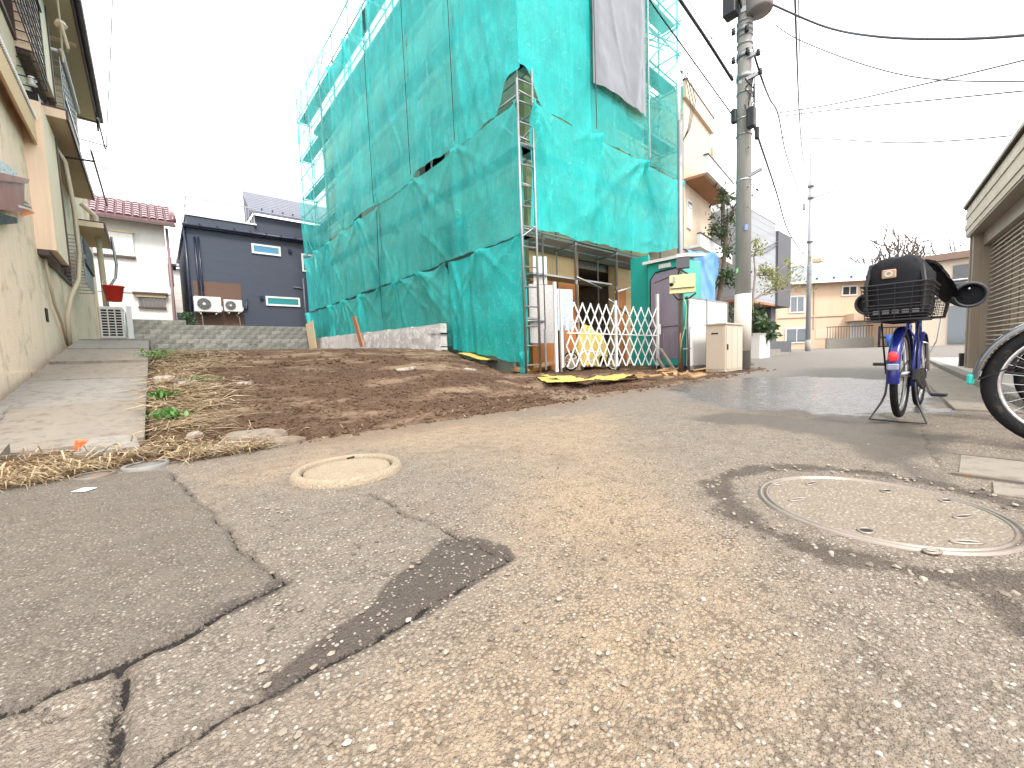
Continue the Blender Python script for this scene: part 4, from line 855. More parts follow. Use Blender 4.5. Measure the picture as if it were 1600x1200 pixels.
# ------------------------------------------------------------------ pale panel stack and boards along the left face
ps = thing('panel_stack', 'long low stack of pale plastic wrapped wall panels along the teal sheets', 'panels', (5.5, 13, .8))
m_panel = pm('pale_panel', (.55, .53, .51), .7, var=.15, vs=2.2, col2=(.38, .35, .33), c2amt=.3, streak=.3, bump=.2, bs=50)
for k in range(7):
    y0, y1 = 8.95+k*1.58, 8.95+(k+1)*1.58-.02; 
    for j in range(3): MB().box((5.42+.01*j, y0, .62+.03*k+j*.265), (5.62, y1, .62+.03*k+j*.265+.258)).build('panel', m_panel, ps)
MB().box((5.40, 8.95, .80), (5.63, 8.95+.03, .83)).build('strap', m_dark, ps); MB().box((5.40, 8.9, 1.14), (5.635, 9.5, 1.17)).build('strap', m_dark, ps)
m_film = NT('clear_film'); m_film.base((.75, .74, .73)); m_film.rough(.2); tp = m_film.n.new('ShaderNodeBsdfTransparent'); ms = m_film.n.new('ShaderNodeMixShader'); m_film.lk(m_film.mrange(m_film.noise(m_film.obj(), 4, 4), .35, .65, .25, .8), ms.inputs[0]); m_film.lk(tp.outputs[0], ms.inputs[1]); m_film.lk(m_film.b.outputs[0], ms.inputs[2]); m_film.lk(ms.outputs[0], m_film.out.inputs[0]); m_film.bump(m_film.noise(m_film.obj(), 9, 4, .6, 1), .8, .03)
sv, tv = np.meshgrid(np.linspace(8.85, 14.4, 90), np.linspace(0, 1, 16)); XX = 5.385-.05*tv*0-.035*(fbm(sv*3, tv*3, 77)-.3)-.05*(1-tv)*fbm(sv*2, tv, 78); ZZ = .66+.03*(sv-9)/1.58+tv*(.78-.18*fbm(sv*1.2, tv*0, 79))
grid_obj('plastic_film', XX, sv, ZZ, m_film.m, ps)
o = MB().obox((5.32, 20.0, 1.74), Vector((.10, .92, 0)).normalized()*.95, (.010, 0, .001), (-.05, .0, .60)).build('plywood_board', m_ply); tag(o, 'clean sheet of plywood leaning at the far end of the teal sheets', 'board')
o = MB().obox((5.3, 14.2, 1.55), (.0, .14, 0), (.02, 0, 0), (-.06, .12, .52)).build('plank', pm('red_brown_plank', (.45, .17, .07), .7, var=.3, vs=5)); tag(o, 'reddish brown timber plank leaning on the teal sheets', 'plank')
# ground level debris behind the corner
o = MB().beam((6.0, 6.5, .2), (6.6, 8.6, .35), .3, .05).beam((6.3, 6.3, .28), (7.4, 6.9, .34), .25, .05).build('floor_boards', m_wood); tag(o, 'loose floor boards lying under the scaffold corner', 'boards')
o = MB().box((5.95, 6.75, .05), (6.0, 9.0, .75)).build('mesh_panel', pm('grey_mesh_panel', (.2, .2, .17), .8, var=.2)); tag(o, 'grey panel closing the gap below the corner sheet', 'panel')
# yellow ground sheets
def ribbon(name, label, pts, wd, mat, seed, thick=.03, cat='sheet', lift=.05):
    n = 60; P = [Vector(p) for p in pts]; ts = np.linspace(0, len(P)-1.001, n); C = [P[int(t)].lerp(P[int(t)+1], t-int(t)) for t in ts]
    m = 9; XX = np.zeros((n, m)); YY = XX.copy(); ZZ = XX.copy()
    for i in range(n):
        d = (C[min(i+1, n-1)]-C[max(i-1, 0)]); d.z = 0; d.normalize(); nn = Vector((-d.y, d.x, 0)); w_ = wd*(.7+.7*float(noise(np.array([i*.12]), np.array([seed*1.0]), seed)[0]))
        for j in range(m):
            a = (j/(m-1)-.5)*w_; p = C[i]+nn*a; XX[i, j] = p.x; YY[i, j] = p.y; ZZ[i, j] = p.z
    ZZ += lift*(fbm(XX*4, YY*4, seed)-.25)+thick*np.maximum(0, fbm(XX*14, YY*14, seed+1)-.4)
    return tag(grid_obj(name, XX, YY, ZZ, mat), label, cat)
def gpt(px, py, z): p = gz(px, py, z); return (p.x, p.y, z)
ribbon('yellow_sheet', 'yellow plastic ground sheet trailing from the corner ladder foot', [(5.6, 8.2, .62), (5.62, 7.2, .42), gpt(790, 570, .17), gpt(825, 580, .12), gpt(868, 598, .10)], .26, m_yellow, 201)
ribbon('yellow_sheet', 'crumpled yellow ground sheet in front of the lattice gate foot', [gpt(872, 590, .12), gpt(905, 598, .09), gpt(940, 594, .10), gpt(985, 588, .10)], .42, m_yellow, 203, lift=.12)
XX, YY = np.meshgrid(np.linspace(-.55, .55, 30), np.linspace(-.35, .35, 22)); rr_ = np.hypot(XX/.55, YY/.35)
pc = dep(922, 560, 9.9); ZZ = pc.z-.15+.85*np.clip(1.05-rr_**2, 0, 1)**.4*(.45+1.0*fbm(XX*4+5, YY*4, 211))+.14*(fbm(XX*11, YY*11, 212)-.5)
o = grid_obj('yellow_sheet', XX+pc.x, YY+pc.y, ZZ, m_yellow); tag(o, 'heap of materials under a bright yellow sheet behind the lattice gate', 'sheet')

# ------------------------------------------------------------------ lattice gate
GL, GR = dep(873, 581, 8.5), dep(1028, 577, 9.9); GD = (GR-GL); GLn = math.hypot(GD.x, GD.y); gd = Vector((GD.x, GD.y, 0)).normalized(); gn = Vector((gd.y, -gd.x, 0))
gt = thing('lattice_gate', 'white expanding lattice gate standing across the building site entrance', 'gate', GL)
def gp(s_, z, o_=0): p = GL+gd*s_+gn*o_; p.z = GL.z+(GR.z-GL.z)*s_/GLn+z; return p
def gpost(s_, h, w_=.05): q = MB().beam(gp(s_, 0), gp(s_, h), w_, w_, gd); return q.build('post', m_white, gt)
gpost(-.05, 1.86, .055); gpost(.10, 1.72); gpost(GLn*.545, 1.58); gpost(GLn, 1.82, .055)
mid_s = GLn*.545
for (a, b) in ((.22, mid_s-.05), (mid_s+.05, GLn-.05)):
    n = int((b-a)/.215); st = (b-a)/n; run = 3*st
    for k in range(-2, n):
        s0, s1 = a+k*st, a+k*st+run
        lo = max(s0, a); hi = min(s1, b); z0 = .10+1.38*(lo-s0)/run; z1 = .10+1.38*(hi-s0)/run
        if hi-lo < st*.5: continue
        MB().beam(gp(lo, z0, .012), gp(hi, z1, .012), .030, .010, gn).build('lattice_bar', m_white, gt)
        MB().beam(gp(lo, 1.58-z0, -.012), gp(hi, 1.58-z1, -.012), .030, .010, gn).build('lattice_bar', m_white, gt)
    MB().beam(gp(a, .82, .03), gp(b, .82, .03), .02, .02).build('mid_rail', m_white, gt)
for s_ in (.10, mid_s, GLn-.05): MB().lathe([(.0, -.018), (.045, -.018), (.05, 0), (.045, .018), (0, .018)], gp(s_, .05, .06), 'Y', 14).build('caster', m_black, gt)
MB().box(gp(GLn+.02, .85, .0)-Vector((.03, .03, 0)), gp(GLn+.06, 1.1, .0)+Vector((.03, .03, 0))).build('latch', m_white, gt)
# site boards
t = NT('printed_board'); oo = t.obj(); br_ = t.n.new('ShaderNodeTexBrick'); t.lk(t.mapping(oo, (9, 9, 16)), br_.inputs[0]); t.base(t.mix(t.mrange(t.noise(t.mapping(oo, (30, 30, 22)), 1.4, 3), .52, .6), (.46, .49, .52), (.20, .32, .40))); t.rough(.5); m_print = t.m
t = NT('pale_pink_board'); oo = t.obj(); t.base(t.mix(t.mrange(t.noise(t.mapping(oo, (25, 25, 18)), 1.5, 3), .58, .64), (.42, .40, .395), (.33, .29, .285))); t.rough(.5); m_print2 = t.m
for px0, px1, py0, py1, D, mt_, lab in ((872, 896, 452, 516, 8.95, m_print, 'white site notice board with pale blue printed table behind the lattice gate'), (829, 866, 445, 536, 8.85, m_print2, 'large whitish site board with faint print behind the corner ladder'), (834, 855, 401, 444, 8.9, m_paper, 'small blank white board fixed above the large whitish site board')):
    a, b = dep(px0, py1, D), dep(px1, py1, D*1.02); h_ = (py1-py0)*D/630
    o = MB().prism([a, b, b+Vector((0, 0, h_)), a+Vector((0, 0, h_))], Vector((gn.x, gn.y, 0))*-.02).build('site_board', mt_); tag(o, lab, 'board')
# hand trolley, wheel and clutter at the gate foot
def wheel(mb, c, R_, axis, r_=.02, n=24): mb.lathe([(R_-r_, -r_), (R_, -r_*.8), (R_, r_*.8), (R_-r_, r_)], c, axis, n, close=True)
tr = thing('push_bicycle', 'small folded bicycle lying behind the lattice gate', 'bicycle', gp(.9, 0, -.25))
c0, c1 = gp(.55, .22, -.3), gp(1.75, .2, -.25)
def vwheel(c, R_, nm):
    w_ = MB().tube([c+gd*(R_*math.cos(a))+Vector((0, 0, R_*math.sin(a))) for a in np.linspace(0, 6.283, 25)[:-1]], .02, 6, True).build(nm, m_rubber, tr, True)
    q = MB(); q.tube([c+gd*((R_-.03)*math.cos(a))+Vector((0, 0, (R_-.03)*math.sin(a))) for a in np.linspace(0, 6.283, 25)[:-1]], .010, 5, True)
    for k in range(10): a = k*.628; q.tube([c, c+gd*((R_-.03)*math.cos(a))+Vector((0, 0, (R_-.03)*math.sin(a)))], .003, 3)
    q.build('rim', m_white, w_, True)
vwheel(c0, .2, 'wheel'); vwheel(c1, .2, 'wheel')
MB().tube([c0, gp(.95, .45, -.3), gp(1.4, .42, -.28), c1], .018, 6).tube([gp(.95, .45, -.3), gp(1.1, .2, -.28), gp(1.4, .42, -.28)], .016, 6).tube([gp(1.4, .42, -.28), gp(1.45, .6, -.28), gp(1.3, .64, -.2)], .014, 6).build('frame', m_white, tr, True)
o = MB().bevbox((0, 0, 0), (.34, .3, .26), .01).build('cardboard_box', pm('cardboard', (.42, .31, .2), .85)); o.location = gp(.95, .0, -.5); o.rotation_euler = (0, 0, .4); tag(o, 'brown cardboard box behind the lattice gate', 'box')
o = MB().tube([gp(.28, .05, -.2), gp(.30, 1.0, -.22)], .03, 8).tube([gp(-.25, .05, -.1), gp(-.25, .9, -.1)], .024, 8).build('steel_props', m_galv); tag(o, 'short steel props standing beside the gate post', 'props')
# ================================================================== FOLIAGE HELPERS
def leaf_mat(name, c0, c1, c2):
    t = NT(name); g = t.n.new('ShaderNodeNewGeometry'); c = t.ramp(g.outputs['Random Per Island'], [(0, c0), (.5, c1), (1, c2)])
    t.base(c); t.rough(.5); tr = t.n.new('ShaderNodeBsdfTranslucent'); t.lk(c, tr.inputs[0]); ms = t.n.new('ShaderNodeMixShader'); ms.inputs[0].default_value = .3
    t.lk(t.b.outputs[0], ms.inputs[1]); t.lk(tr.outputs[0], ms.inputs[2]); t.lk(ms.outputs[0], t.out.inputs[0]); return t.m
m_leafd = leaf_mat('dark_evergreen_leaf', (.02, .045, .018), (.04, .085, .03), (.09, .14, .055))
m_leafy = leaf_mat('yellow_green_leaf', (.12, .15, .03), (.22, .25, .06), (.38, .36, .12))
m_leafw = leaf_mat('weed_leaf', (.05, .14, .03), (.10, .23, .05), (.18, .32, .09))
m_straw = leaf_mat('dry_straw', (.22, .15, .08), (.35, .26, .15), (.52, .41, .26))
def rdir():
    while True:
        v = Vector((random.uniform(-1, 1), random.uniform(-1, 1), random.uniform(-1, 1)))
        if .01 < v.length < 1: return v.normalized()
def leaf(mb, p, L, wd, d=None, n=None):
    d = d or rdir(); n = n or rdir(); s_ = d.cross(n)
    if s_.length < .05: s_ = d.orthogonal()
    s_.normalize(); up = s_.cross(d).normalized(); p = Vector(p)
    a, b, c, e = p, p+d*L*.5+s_*wd*.5+up*L*.05, p+d*L, p+d*L*.5-s_*wd*.5+up*L*.05
    mb.add([a, b, c, e], [(0, 1, 2), (0, 2, 3)])
def leaf_cloud(mb, c, rad3, n, L, wd):
    for i in range(n):
        v = rdir()*random.random()**.4; leaf(mb, (c[0]+v.x*rad3[0], c[1]+v.y*rad3[1], c[2]+v.z*rad3[2]), L*random.uniform(.6, 1.3), wd*random.uniform(.7, 1.2))
def branches(mb, p, d, L, r, lev, tips, spread=.6, n=3, seg=3, dec=.58):
    pts = [Vector(p)]; dd = Vector(d).normalized()
    for i in range(seg): dd = (dd+rdir()*.14+Vector((0, 0, .04))).normalized(); pts.append(pts[-1]+dd*L/seg)
    mb.tube(pts, [r*(1-.4*i/seg) for i in range(seg+1)], 5 if r > .02 else 3, cap=False)
    if lev == 0: tips.append(pts[-1]); return
    for k in range(n):
        q_ = pts[-1] if k == 0 else pts[random.randint(1, seg)]
        branches(mb, q_, (dd+rdir()*spread).normalized(), L*random.uniform(.6, .8), r*dec, lev-1, tips, spread, n, seg, dec)

# ================================================================== SITE FRONTAGE, RIGHT PART
# portable toilet
TX, T0, T1, TZ = 9.48, 4.66, 5.42, .14
pt = thing('portable_toilet', 'teal portable toilet with mauve door beside the lattice gate', 'portable toilet', (TX+.5, 4.8, TZ))
q = MB().bevbox((TX+.03, T0-.06, TZ), (TX+.98, T1+.14, 2.72), .03).build('cabin', m_teal, pt)
pts = [(T0, .30), (T1+.02, .30), (T1+.02, 2.28)]+[(T1+.02-.14+.14*math.cos(a), 2.28+.14*math.sin(a)) for a in np.linspace(0, 1.57, 6)[1:]]+[(T0, 2.46)]
dr = MB().prism([(TX+.012, y, z+.02) for y, z in pts], (.03, 0, 0)).build('door', m_mauve, pt)
MB().beam((TX+.008, T0, 1.12), (TX+.008, T1, 1.10), .012, .012).build('groove', m_hole, dr); MB().beam((TX+.008, T0+.3, 2.30), (TX+.008, T1-.08, 2.22), .010, .014).build('groove', m_hole, dr)
for k in range(4): MB().beam((TX+.006, T0+.14+k*.16, .42), (TX+.006, T0+.14+k*.16, .98), .02, .016, (1, 0, 0)).build('rib', m_mauve, dr)
MB().tube([(TX+.004, T1-.05, .34), (TX+.004, T1+.035, .36), (TX+.004, T1+.035, 2.3), (TX+.004, T1-.1, 2.47), (TX+.004, T0, 2.51)], .014, 6).build('door_seal', m_hole, dr)
MB().prism([(TX-.08, T0-.12, 2.70), (TX-.08, T1+.2, 2.70), (TX+1.05, T1+.2, 2.86), (TX+1.05, T0-.12, 2.86)], (0, 0, .07)).build('roof', m_whitewall, pt)
MB().box((TX-.02, T0+.25, 2.54), (TX+.028, T0+.55, 2.64)).build('vent', m_whitewall, pt)
MB().box((TX-.01, T0-.08, TZ-.09), (TX+.98, T1+.14, TZ-.002)).build('skid', m_charcoal, pt)
o = MB().box((9.7, 5.62, .12), (9.75, 6.15, 3.0)).build('teal_partition', m_teal); tag(o, 'flat teal partition panel behind the portable toilet', 'panel')
# temporary service pole and boxes
SP = Vector((8.66, 4.26, .05))
sp_ = thing('service_pole', 'grey steel service pole with pale yellow meter box', 'pole', SP)
MB().tube([SP, SP+Vector((0, 0, 5.3))], .05, 10).build('tube', m_galv, sp_, True)
MB().tube([SP+Vector((.10, -.13, 0)), SP+Vector((.10, -.13, 1.55))], .03, 8).build('stub_tube', m_galv, sp_, True)
for z in (.5, .95): MB().beam(SP+Vector((-.02, .0, z)), SP+Vector((.14, -.16, z)), .04, .03).build('clamp', m_galv, sp_)
def facing(c, wd, hgt, dp, mat, name, par, ang=-62):   # box whose front faces the street side
    a = rad(ang); ux = Vector((math.cos(a+math.pi/2), math.sin(a+math.pi/2), 0)); 
    ux = Vector((.45, -.89, 0)); n_ = Vector((-.89, -.45, 0)); return MB().obox(c, ux*wd/2, n_*dp/2, (0, 0, hgt/2)).build(name, mat, par)
bc = dep(1066, 444, 8.55); ybx = facing(bc, .50, .38, .18, m_yellowbox, 'meter_box', sp_)
facing(bc+Vector((-.09, -.045, -.09)), .47, .012, .02, m_hole, 'lid_seam', ybx); facing(bc+Vector((-.085, -.043, .1))+Vector((-.07, .14, 0)), .05, .12, .02, pm('grey_window', (.3, .32, .28), .3), 'meter_window', ybx)
MB().lathe([(0, 0), (.035, 0), (.035, -.05), (.0, -.06)], bc+Vector((-.16, .14, 0)), 'X', 12).build('lock', m_dark, ybx, True)
mc = dep(1067, 411, 8.6); facing(mc, .26, .22, .16, m_charcoal, 'meter', sp_); facing(mc+Vector((0, 0, .15)), .24, .07, .18, m_whitewall, 'meter_cover', sp_)
MB().tube([bc+Vector((0, 0, -.2)), bc+Vector((-.02, -.1, -.5)), bc+Vector((.02, -.05, -.9)), bc+Vector((-.05, 0, -1.2)), SP+Vector((-.07, 0, .2))], .012, 6).build('green_cable', pm('green_wire', (.15, .42, .22), .5), sp_, True)
MB().tube([SP+Vector((-.07, -.02, .05)), SP+Vector((-.08, -.02, .7)), SP+Vector((-.06, -.02, .85))], .014, 6).build('red_cable', pm('red_wire', (.4, .09, .05), .5), sp_, True)
MB().tube([bc+Vector((-.2, .1, -.2)), bc+Vector((-.1, .05, -.32)), bc+Vector((.1, -.1, -.3)), bc+Vector((.2, -.2, -.2))], .018, 6).tube([bc+Vector((0, .1, .2)), bc+Vector((0, .05, .32)), bc+Vector((.05, -.1, .2))], .02, 6).build('black_cable', m_black, sp_, True)
for k in range(3): MB().tube([SP+Vector((.03, -.06, 4.9)), SP+Vector((.12+.04*k, -.12, 5.15)), SP+Vector((.22+.10*k, -.14, 5.6+.1*k)), SP+Vector((.14+.06*k, -.08, 6.1+.1*k)), SP+Vector((.05, .02, 6.35))], .008, 5).build('cable', m_black, sp_, True)
MB().tube([SP+Vector((.05, .05, 5.2)), SP+Vector((.05, .05, 6.5))], .035, 8).build('riser', m_whitewall, sp_, True)
# timber struts at the gate end
for i, (a, b) in enumerate(((( 1032, 545), (1058, 585)), ((1028, 560), (1046, 590)))):
    o = MB().beam(dep(*a, 9.6), dep(*b, 9.0), .06, .05).build('strut', m_conc_tan); tag(o, ('long slanting prop between the lattice gate and the service pole', 'short slanting prop between the lattice gate and the service pole')[i], 'prop')
o = MB()
for k in range(26): p = gz(random.uniform(1000, 1100), random.uniform(578, 590), .08); o.beam(p, p+Vector((random.uniform(-.4, .4), random.uniform(-.3, .3), random.uniform(0, .05))), random.uniform(.02, .07), .025)
o = o.build('scrap_wood', m_wood); tag(o, 'scattered offcuts of timber at the foot of the service pole', 'scrap wood', kind='stuff')
# hoarding panels, blue tarp
ho = thing('hoarding', 'white flat hoarding panels next to the service pole', 'hoarding', (9.6, 4.3, .1))
pa_ = [yp(px, 500, 4.22).x for px in (1074, 1104, 1136)]
for i in range(2): MB().box((pa_[i]+.01, 4.22, .16), (pa_[i+1]-.01, 4.25, 1.66)).build('panel', m_white, ho)
for i in range(3): MB().box((pa_[i]-.02, 4.20, .06), (pa_[i]+.02, 4.218, 1.70)).build('edge_strip', m_galv, ho)
MB().box((pa_[0], 4.19, .06), (pa_[1], 4.218, .155)).build('kick_strip', m_conc_tan, ho); MB().box((pa_[0]-.02, 4.215, 1.663), (pa_[2]+.02, 4.26, 1.70)).build('cap_strip', m_galv, ho)
ta, tb = yp(1070, 390, 4.9), yp(1117, 396, 4.9)
o = sheet('blue_tarp', 'pale blue tarp hung on a rail behind the white hoarding', 4.9, ta.x, tb.x, 1.35, lambda s_: ta.z+(tb.z-ta.z)*(s_-ta.x)/(tb.x-ta.x), m_bluetarp, 301, .8, .10, .05, group=None, ridges=4, cat='tarp', hang=1.5)
o = MB().tube([(ta.x-.1, 4.92, ta.z), (tb.x+.1, 4.92, tb.z)], .02, 6).tube([(tb.x+.05, 4.95, .1), (tb.x+.05, 4.95, tb.z)], .025, 6).build('tarp_rail', m_dark); tag(o, 'dark rail and post carrying the blue tarp', 'rail')
# beige cabinet
cb = gz(1133, 581, .03); cw = xp(1103, 545, cb.x).y-cb.y; cl = yp(1160, 545, cb.y).x-cb.x
cab = thing('utility_cabinet', 'beige metal utility cabinet in front of the concrete pole', 'cabinet', (cb.x, cb.y, .03))
MB().box((cb.x, cb.y, .03), (cb.x+cl, cb.y+cw, 1.04)).build('body', m_beigebox, cab)
MB().prism([(cb.x-.03, cb.y-.03, 1.042), (cb.x+cl+.02, cb.y-.03, 1.042), (cb.x+cl+.02, cb.y+cw+.03, 1.042), (cb.x-.03, cb.y+cw+.03, 1.042)], (0, 0, .03)).build('lid', m_beigebox, cab)
MB().box((cb.x-.012, cb.y+.02, .08), (cb.x-.001, cb.y+cw-.02, 1.0)).build('door', m_beigebox, cab); MB().box((cb.x-.016, cb.y+cw*.35, .84), (cb.x-.0125, cb.y+cw*.7, .87)).build('slot', m_hole, cab)
for k in range(3): MB().box((cb.x+.04+k*(cl-.06)/3, cb.y-.012, .08), (cb.x+.02+(k+1)*(cl-.06)/3, cb.y-.001, 1.0)).build('door', m_beigebox, cab)
MB().box((cb.x+.06, cb.y-.03, .5), (cb.x+.1, cb.y-.0125, .62)).build('handle', m_dark, cab)

# ================================================================== UTILITY POLES
def PZ(px, py, P): # height on the vertical line at P that shows at pixel row py
    d = ray(px, py); h = math.hypot(P.x, P.y)/math.hypot(d.x, d.y); return CAM_H+d.z*h
PP = gz(1160, 579, 0.0); PP = Vector((PP.x*1.02, PP.y*1.02, 0))
up = thing('utility_pole', 'tall grey concrete utility pole with pale wrapped foot and many brackets', 'utility pole', PP)
R0 = .17
MB().tube([PP, PP+Vector((0, 0, 14))], [R0, R0*.72], 20).build('shaft', m_polec, up, True)
zw0, zw1 = PZ(1160, 548, PP), PZ(1160, 460, PP)
MB().tube([PP+Vector((0, 0, zw0)), PP+Vector((0, 0, zw1))], [R0+.012, R0+.005], 20).build('foot_wrap', m_polew, up, True)
for y_ in (285, 215, 190, 150, 122, 95, 75, 62, 40): z = PZ(1157, y_, PP); MB().tube([PP+Vector((0, 0, z)), PP+Vector((0, 0, z+.03))], R0*.95+.004, 20).build('band', m_steel if y_ in (190, 285) else m_galv, up, True)
for y_ in (128, 95, 55): z = PZ(1157, y_, PP); MB().tube([PP+Vector((0, 0, z)), PP+Vector((0, 0, z+.12))], R0*.93+.01, 20).build('clamp', m_galv, up, True)
def pl(px, py, D=None): 
    d = ray(px, py); h = (math.hypot(PP.x, PP.y)+(D or 0))/math.hypot(d.x, d.y); return CO+d*h
for (a, b, r_) in (((1155, 130), (1190, 112), .03), ((1158, 95), (1187, 80), .03), ((1168, 25), (1183, 8), .02), ((1158, 18), (1205, -2), .05), ((1170, 275), (1191, 263), .03)):
    MB().beam(pl(*a, -.1), pl(*b, -.15), r_*2, r_*2.2).build('arm', m_galv, up)
for (px, py) in ((1185, 82), (1188, 112), (1146, 95), (1146, 50), (1168, 80), (1167, 45)): c = pl(px, py, -.2); MB().lathe([(0, -.06), (.05, -.05), (.025, -.02), (.05, 0), (.025, .03), (.04, .06), (0, .07)], c, 'Z', 10).build('insulator', m_dark, up, True)
for (px, py, hh, ww) in ((1147, 182, .30, .11), (1174, 184, .42, .16), (1183, 208, .26, .09), (1142, 8, .5, .26)): c = pl(px, py, -.25); MB().bevbox((c.x-ww/2, c.y-ww/2, c.z-hh/2), (c.x+ww/2, c.y+ww/2, c.z+hh/2), .02).build('closure_box', m_dark, up)
c = pl(1187, -4, -.1); MB().lathe([(.0, -.30), (.24, -.30), (.26, -.26), (.26, .4), (0, .45)], c, 'Z', 18).build('transformer', pm('brown_grey_transformer', (.2, .17, .16), .6), up, True)
q = MB()
random.seed(21)
for k in range(16):
    z0 = PZ(1157, random.uniform(118, 180), PP); z1 = z0-random.uniform(.2, .7); a0_, a1_ = random.uniform(3.4, 6.4), random.uniform(3.4, 6.4)
    f_ = lambda a, z: PP+Vector((math.cos(a)*(R0+.03), math.sin(a)*(R0+.03), z)); q.tube([f_(a0_, z0), f_((a0_+a1_)/2, (z0+z1)/2-.05), f_(a1_, z1)], random.uniform(.008, .016), 5)
q.build('cable_loops', m_black, up, True)
for (px, py) in ((1136, 50), (1136, 78), (1136, 128)):
    c = pl(px, py, -.1); MB().tube([c+Vector((0, 0, -.05)), c+Vector((-.03, .08, -.05)), c+Vector((-.03, .08, .06)), c+Vector((0, 0, .06))], .006, 4, True).build('step_loop', m_galv, up)
for y_ in (330, 300, 240, 205): z = PZ(1157, y_, PP); MB().tube([PP+Vector((-.15, -.12, z)), PP+Vector((-.26, -.2, z))], .01, 6).build('step_bolt', m_galv, up)
c = pl(1166, 355, -R0-.02); MB().obox(c, (.022, -.026, 0), (.004, .005, 0), (0, 0, .06)).build('number_plate', pm('blue_plate', (.14, .22, .5), .5), up)
c = pl(1152, 423, -R0-.015); MB().prism([c+Vector((-.012, .018, -.07)), c+Vector((.018, -.02, -.02)), c+Vector((.01, -.012, .07)), c+Vector((-.016, .02, .03))], (-.004, -.003, 0)).build('green_mark', pm('green_paint', (.14, .36, .16), .8), up)
FPP = gz(1262, 548, .2)
fp = thing('utility_pole', 'distant pale steel utility pole before the peach house', 'utility pole', FPP)
def fz(py): return PZ(1262, py, FPP)
MB().tube([FPP, FPP+Vector((0, 0, fz(248)))], [.115, .085], 14).build('shaft', pm('pale_pole', (.28, .29, .32), .5, var=.12, streak=.2), fp, True)
MB().tube([FPP+Vector((0, 0, -.1)), FPP+Vector((0, 0, fz(531)-.2))], .13, 14).build('foot', m_polec, fp, True)
for y_ in (300, 318, 386): z = fz(y_); MB().tube([FPP+Vector((0, 0, z)), FPP+Vector((0, 0, z+.16))], .15, 12).build('clamp', m_galv, fp, True)
MB().beam(FPP+Vector((0, 0, fz(318))), FPP+Vector((.5, -.9, fz(310))), .08, .08).build('arm', m_galv, fp); MB().bevbox((FPP.x-.5, FPP.y+.1, fz(330)), (FPP.x-.35, FPP.y+.25, fz(320)), .03).build('closure_box', m_galv, fp)
MB().bevbox((FPP.x+.05, FPP.y-.55, fz(412)), (FPP.x+.4, FPP.y-.1, fz(405)), .03).build('junction_box', m_soffit, fp)
def cable(label, pts, r_, mat=m_black, sub=8):
    P = [Vector(p) for p in pts]; out = []
    for i in range(len(P)-1):
        p0 = P[max(i-1, 0)]; p1 = P[i]; p2 = P[i+1]; p3 = P[min(i+2, len(P)-1)]
        for k in range(sub):
            t = k/sub; out.append(.5*((2*p1)+(p2-p0)*t+(2*p0-5*p1+4*p2-p3)*t*t+(3*p1-p0-3*p2+p3)*t**3))
    out.append(P[-1]); o = MB().tube(out, r_, 6).build('overhead_cable', mat, None, True); tag(o, label, 'cable')
m_gcab = pm('grey_cable', (.07, .065, .075), .6)
cable('thick black cable crossing in front of the grey tarp to the concrete pole', [dep(980, -60, 6.6), dep(1015, 0, 7.0), dep(1078, 88, 8.0), pl(1143, 178, -.25)], .013)
cable('bundled cable running up from the concrete pole past the sheet edge', [dep(1030, -50, 6.8), dep(1068, 8, 7.6), dep(1108, 68, 8.6), pl(1145, 126, -.2)], .03)
cable('thin lashing wire beside the bundled cable', [dep(1060, -30, 7), dep(1092, 30, 8.0), dep(1124, 78, 9), pl(1146, 122, -.1)], .008, m_gcab)
cable('cable rising from the sheet edge to the box atop the concrete pole', [dep(1066, 126, 11), dep(1100, 78, 10.4), pl(1133, 25, -.2)], .010)
cable('heavy grey cable sagging from the pole top over the garage', [pl(1200, 4, -.2), dep(1290, 42, 8.8), dep(1370, 57, 7.8), dep(1480, 61, 6.9), dep(1600, 55, 6.2), dep(1750, 35, 5.6)], .022, m_gcab)
cable('thin cable sagging below the heavy grey cable', [dep(1210, 38, 12), dep(1250, 63, 11.5), dep(1350, 101, 10.5), dep(1450, 123, 9.6), dep(1600, 127, 8.6), dep(1720, 118, 8)], .015, m_gcab)
cable('service wire rising steeply towards the garage roof', [dep(1212, 177, 15), dep(1300, 163, 13), dep(1450, 130, 10.5), dep(1600, 94, 9), dep(1720, 62, 8)], .018, m_gcab)
cable('service wire rising gently towards the garage roof', [dep(1218, 182, 15), dep(1300, 172, 13.4), dep(1450, 157, 11), dep(1600, 142, 9.5), dep(1720, 130, 8.6)], .017, m_gcab)
cable('faint low wire sagging between the two poles and the garage', [dep(1195, 214, 17), dep(1290, 217, 15), dep(1400, 223, 13), dep(1500, 219, 11.5), dep(1580, 212, 10.5)], .017, m_gcab)
cable('wire curving from the concrete pole arm down to the distant pole', [dep(1150, -40, 8.6), dep(1160, 20, 8.9), dep(1187, 113, 9.4), dep(1203, 155, 11), dep(1216, 180, 13), dep(1228, 240, 17), dep(1245, 290, 22), dep(1259, 315, 25)], .022)
cable('black drop wire from the pole closure down to the distant pole', [pl(1176, 190, -.2), dep(1187, 222, 10.5), dep(1213, 300, 15), dep(1232, 362, 20), dep(1258, 402, 25)], .026)
cable('pair of high wires descending to the distant pole, thicker one', [dep(1241, -40, 9), dep(1245, 80, 11), dep(1249, 180, 16), dep(1254, 240, 22), dep(1260, 262, 25)], .024, m_gcab)
cable('pair of high wires descending to the distant pole, thinner one', [dep(1247, -40, 9.2), dep(1249, 60, 11.2), dep(1252, 170, 16), dep(1256, 235, 22), dep(1261, 258, 25)], .014, m_gcab)
cable('wire between the modern white house and the pole cable', [dep(1184, 308, 18.5), dep(1205, 290, 16), dep(1229, 264, 17.5)], .02, m_gcab)
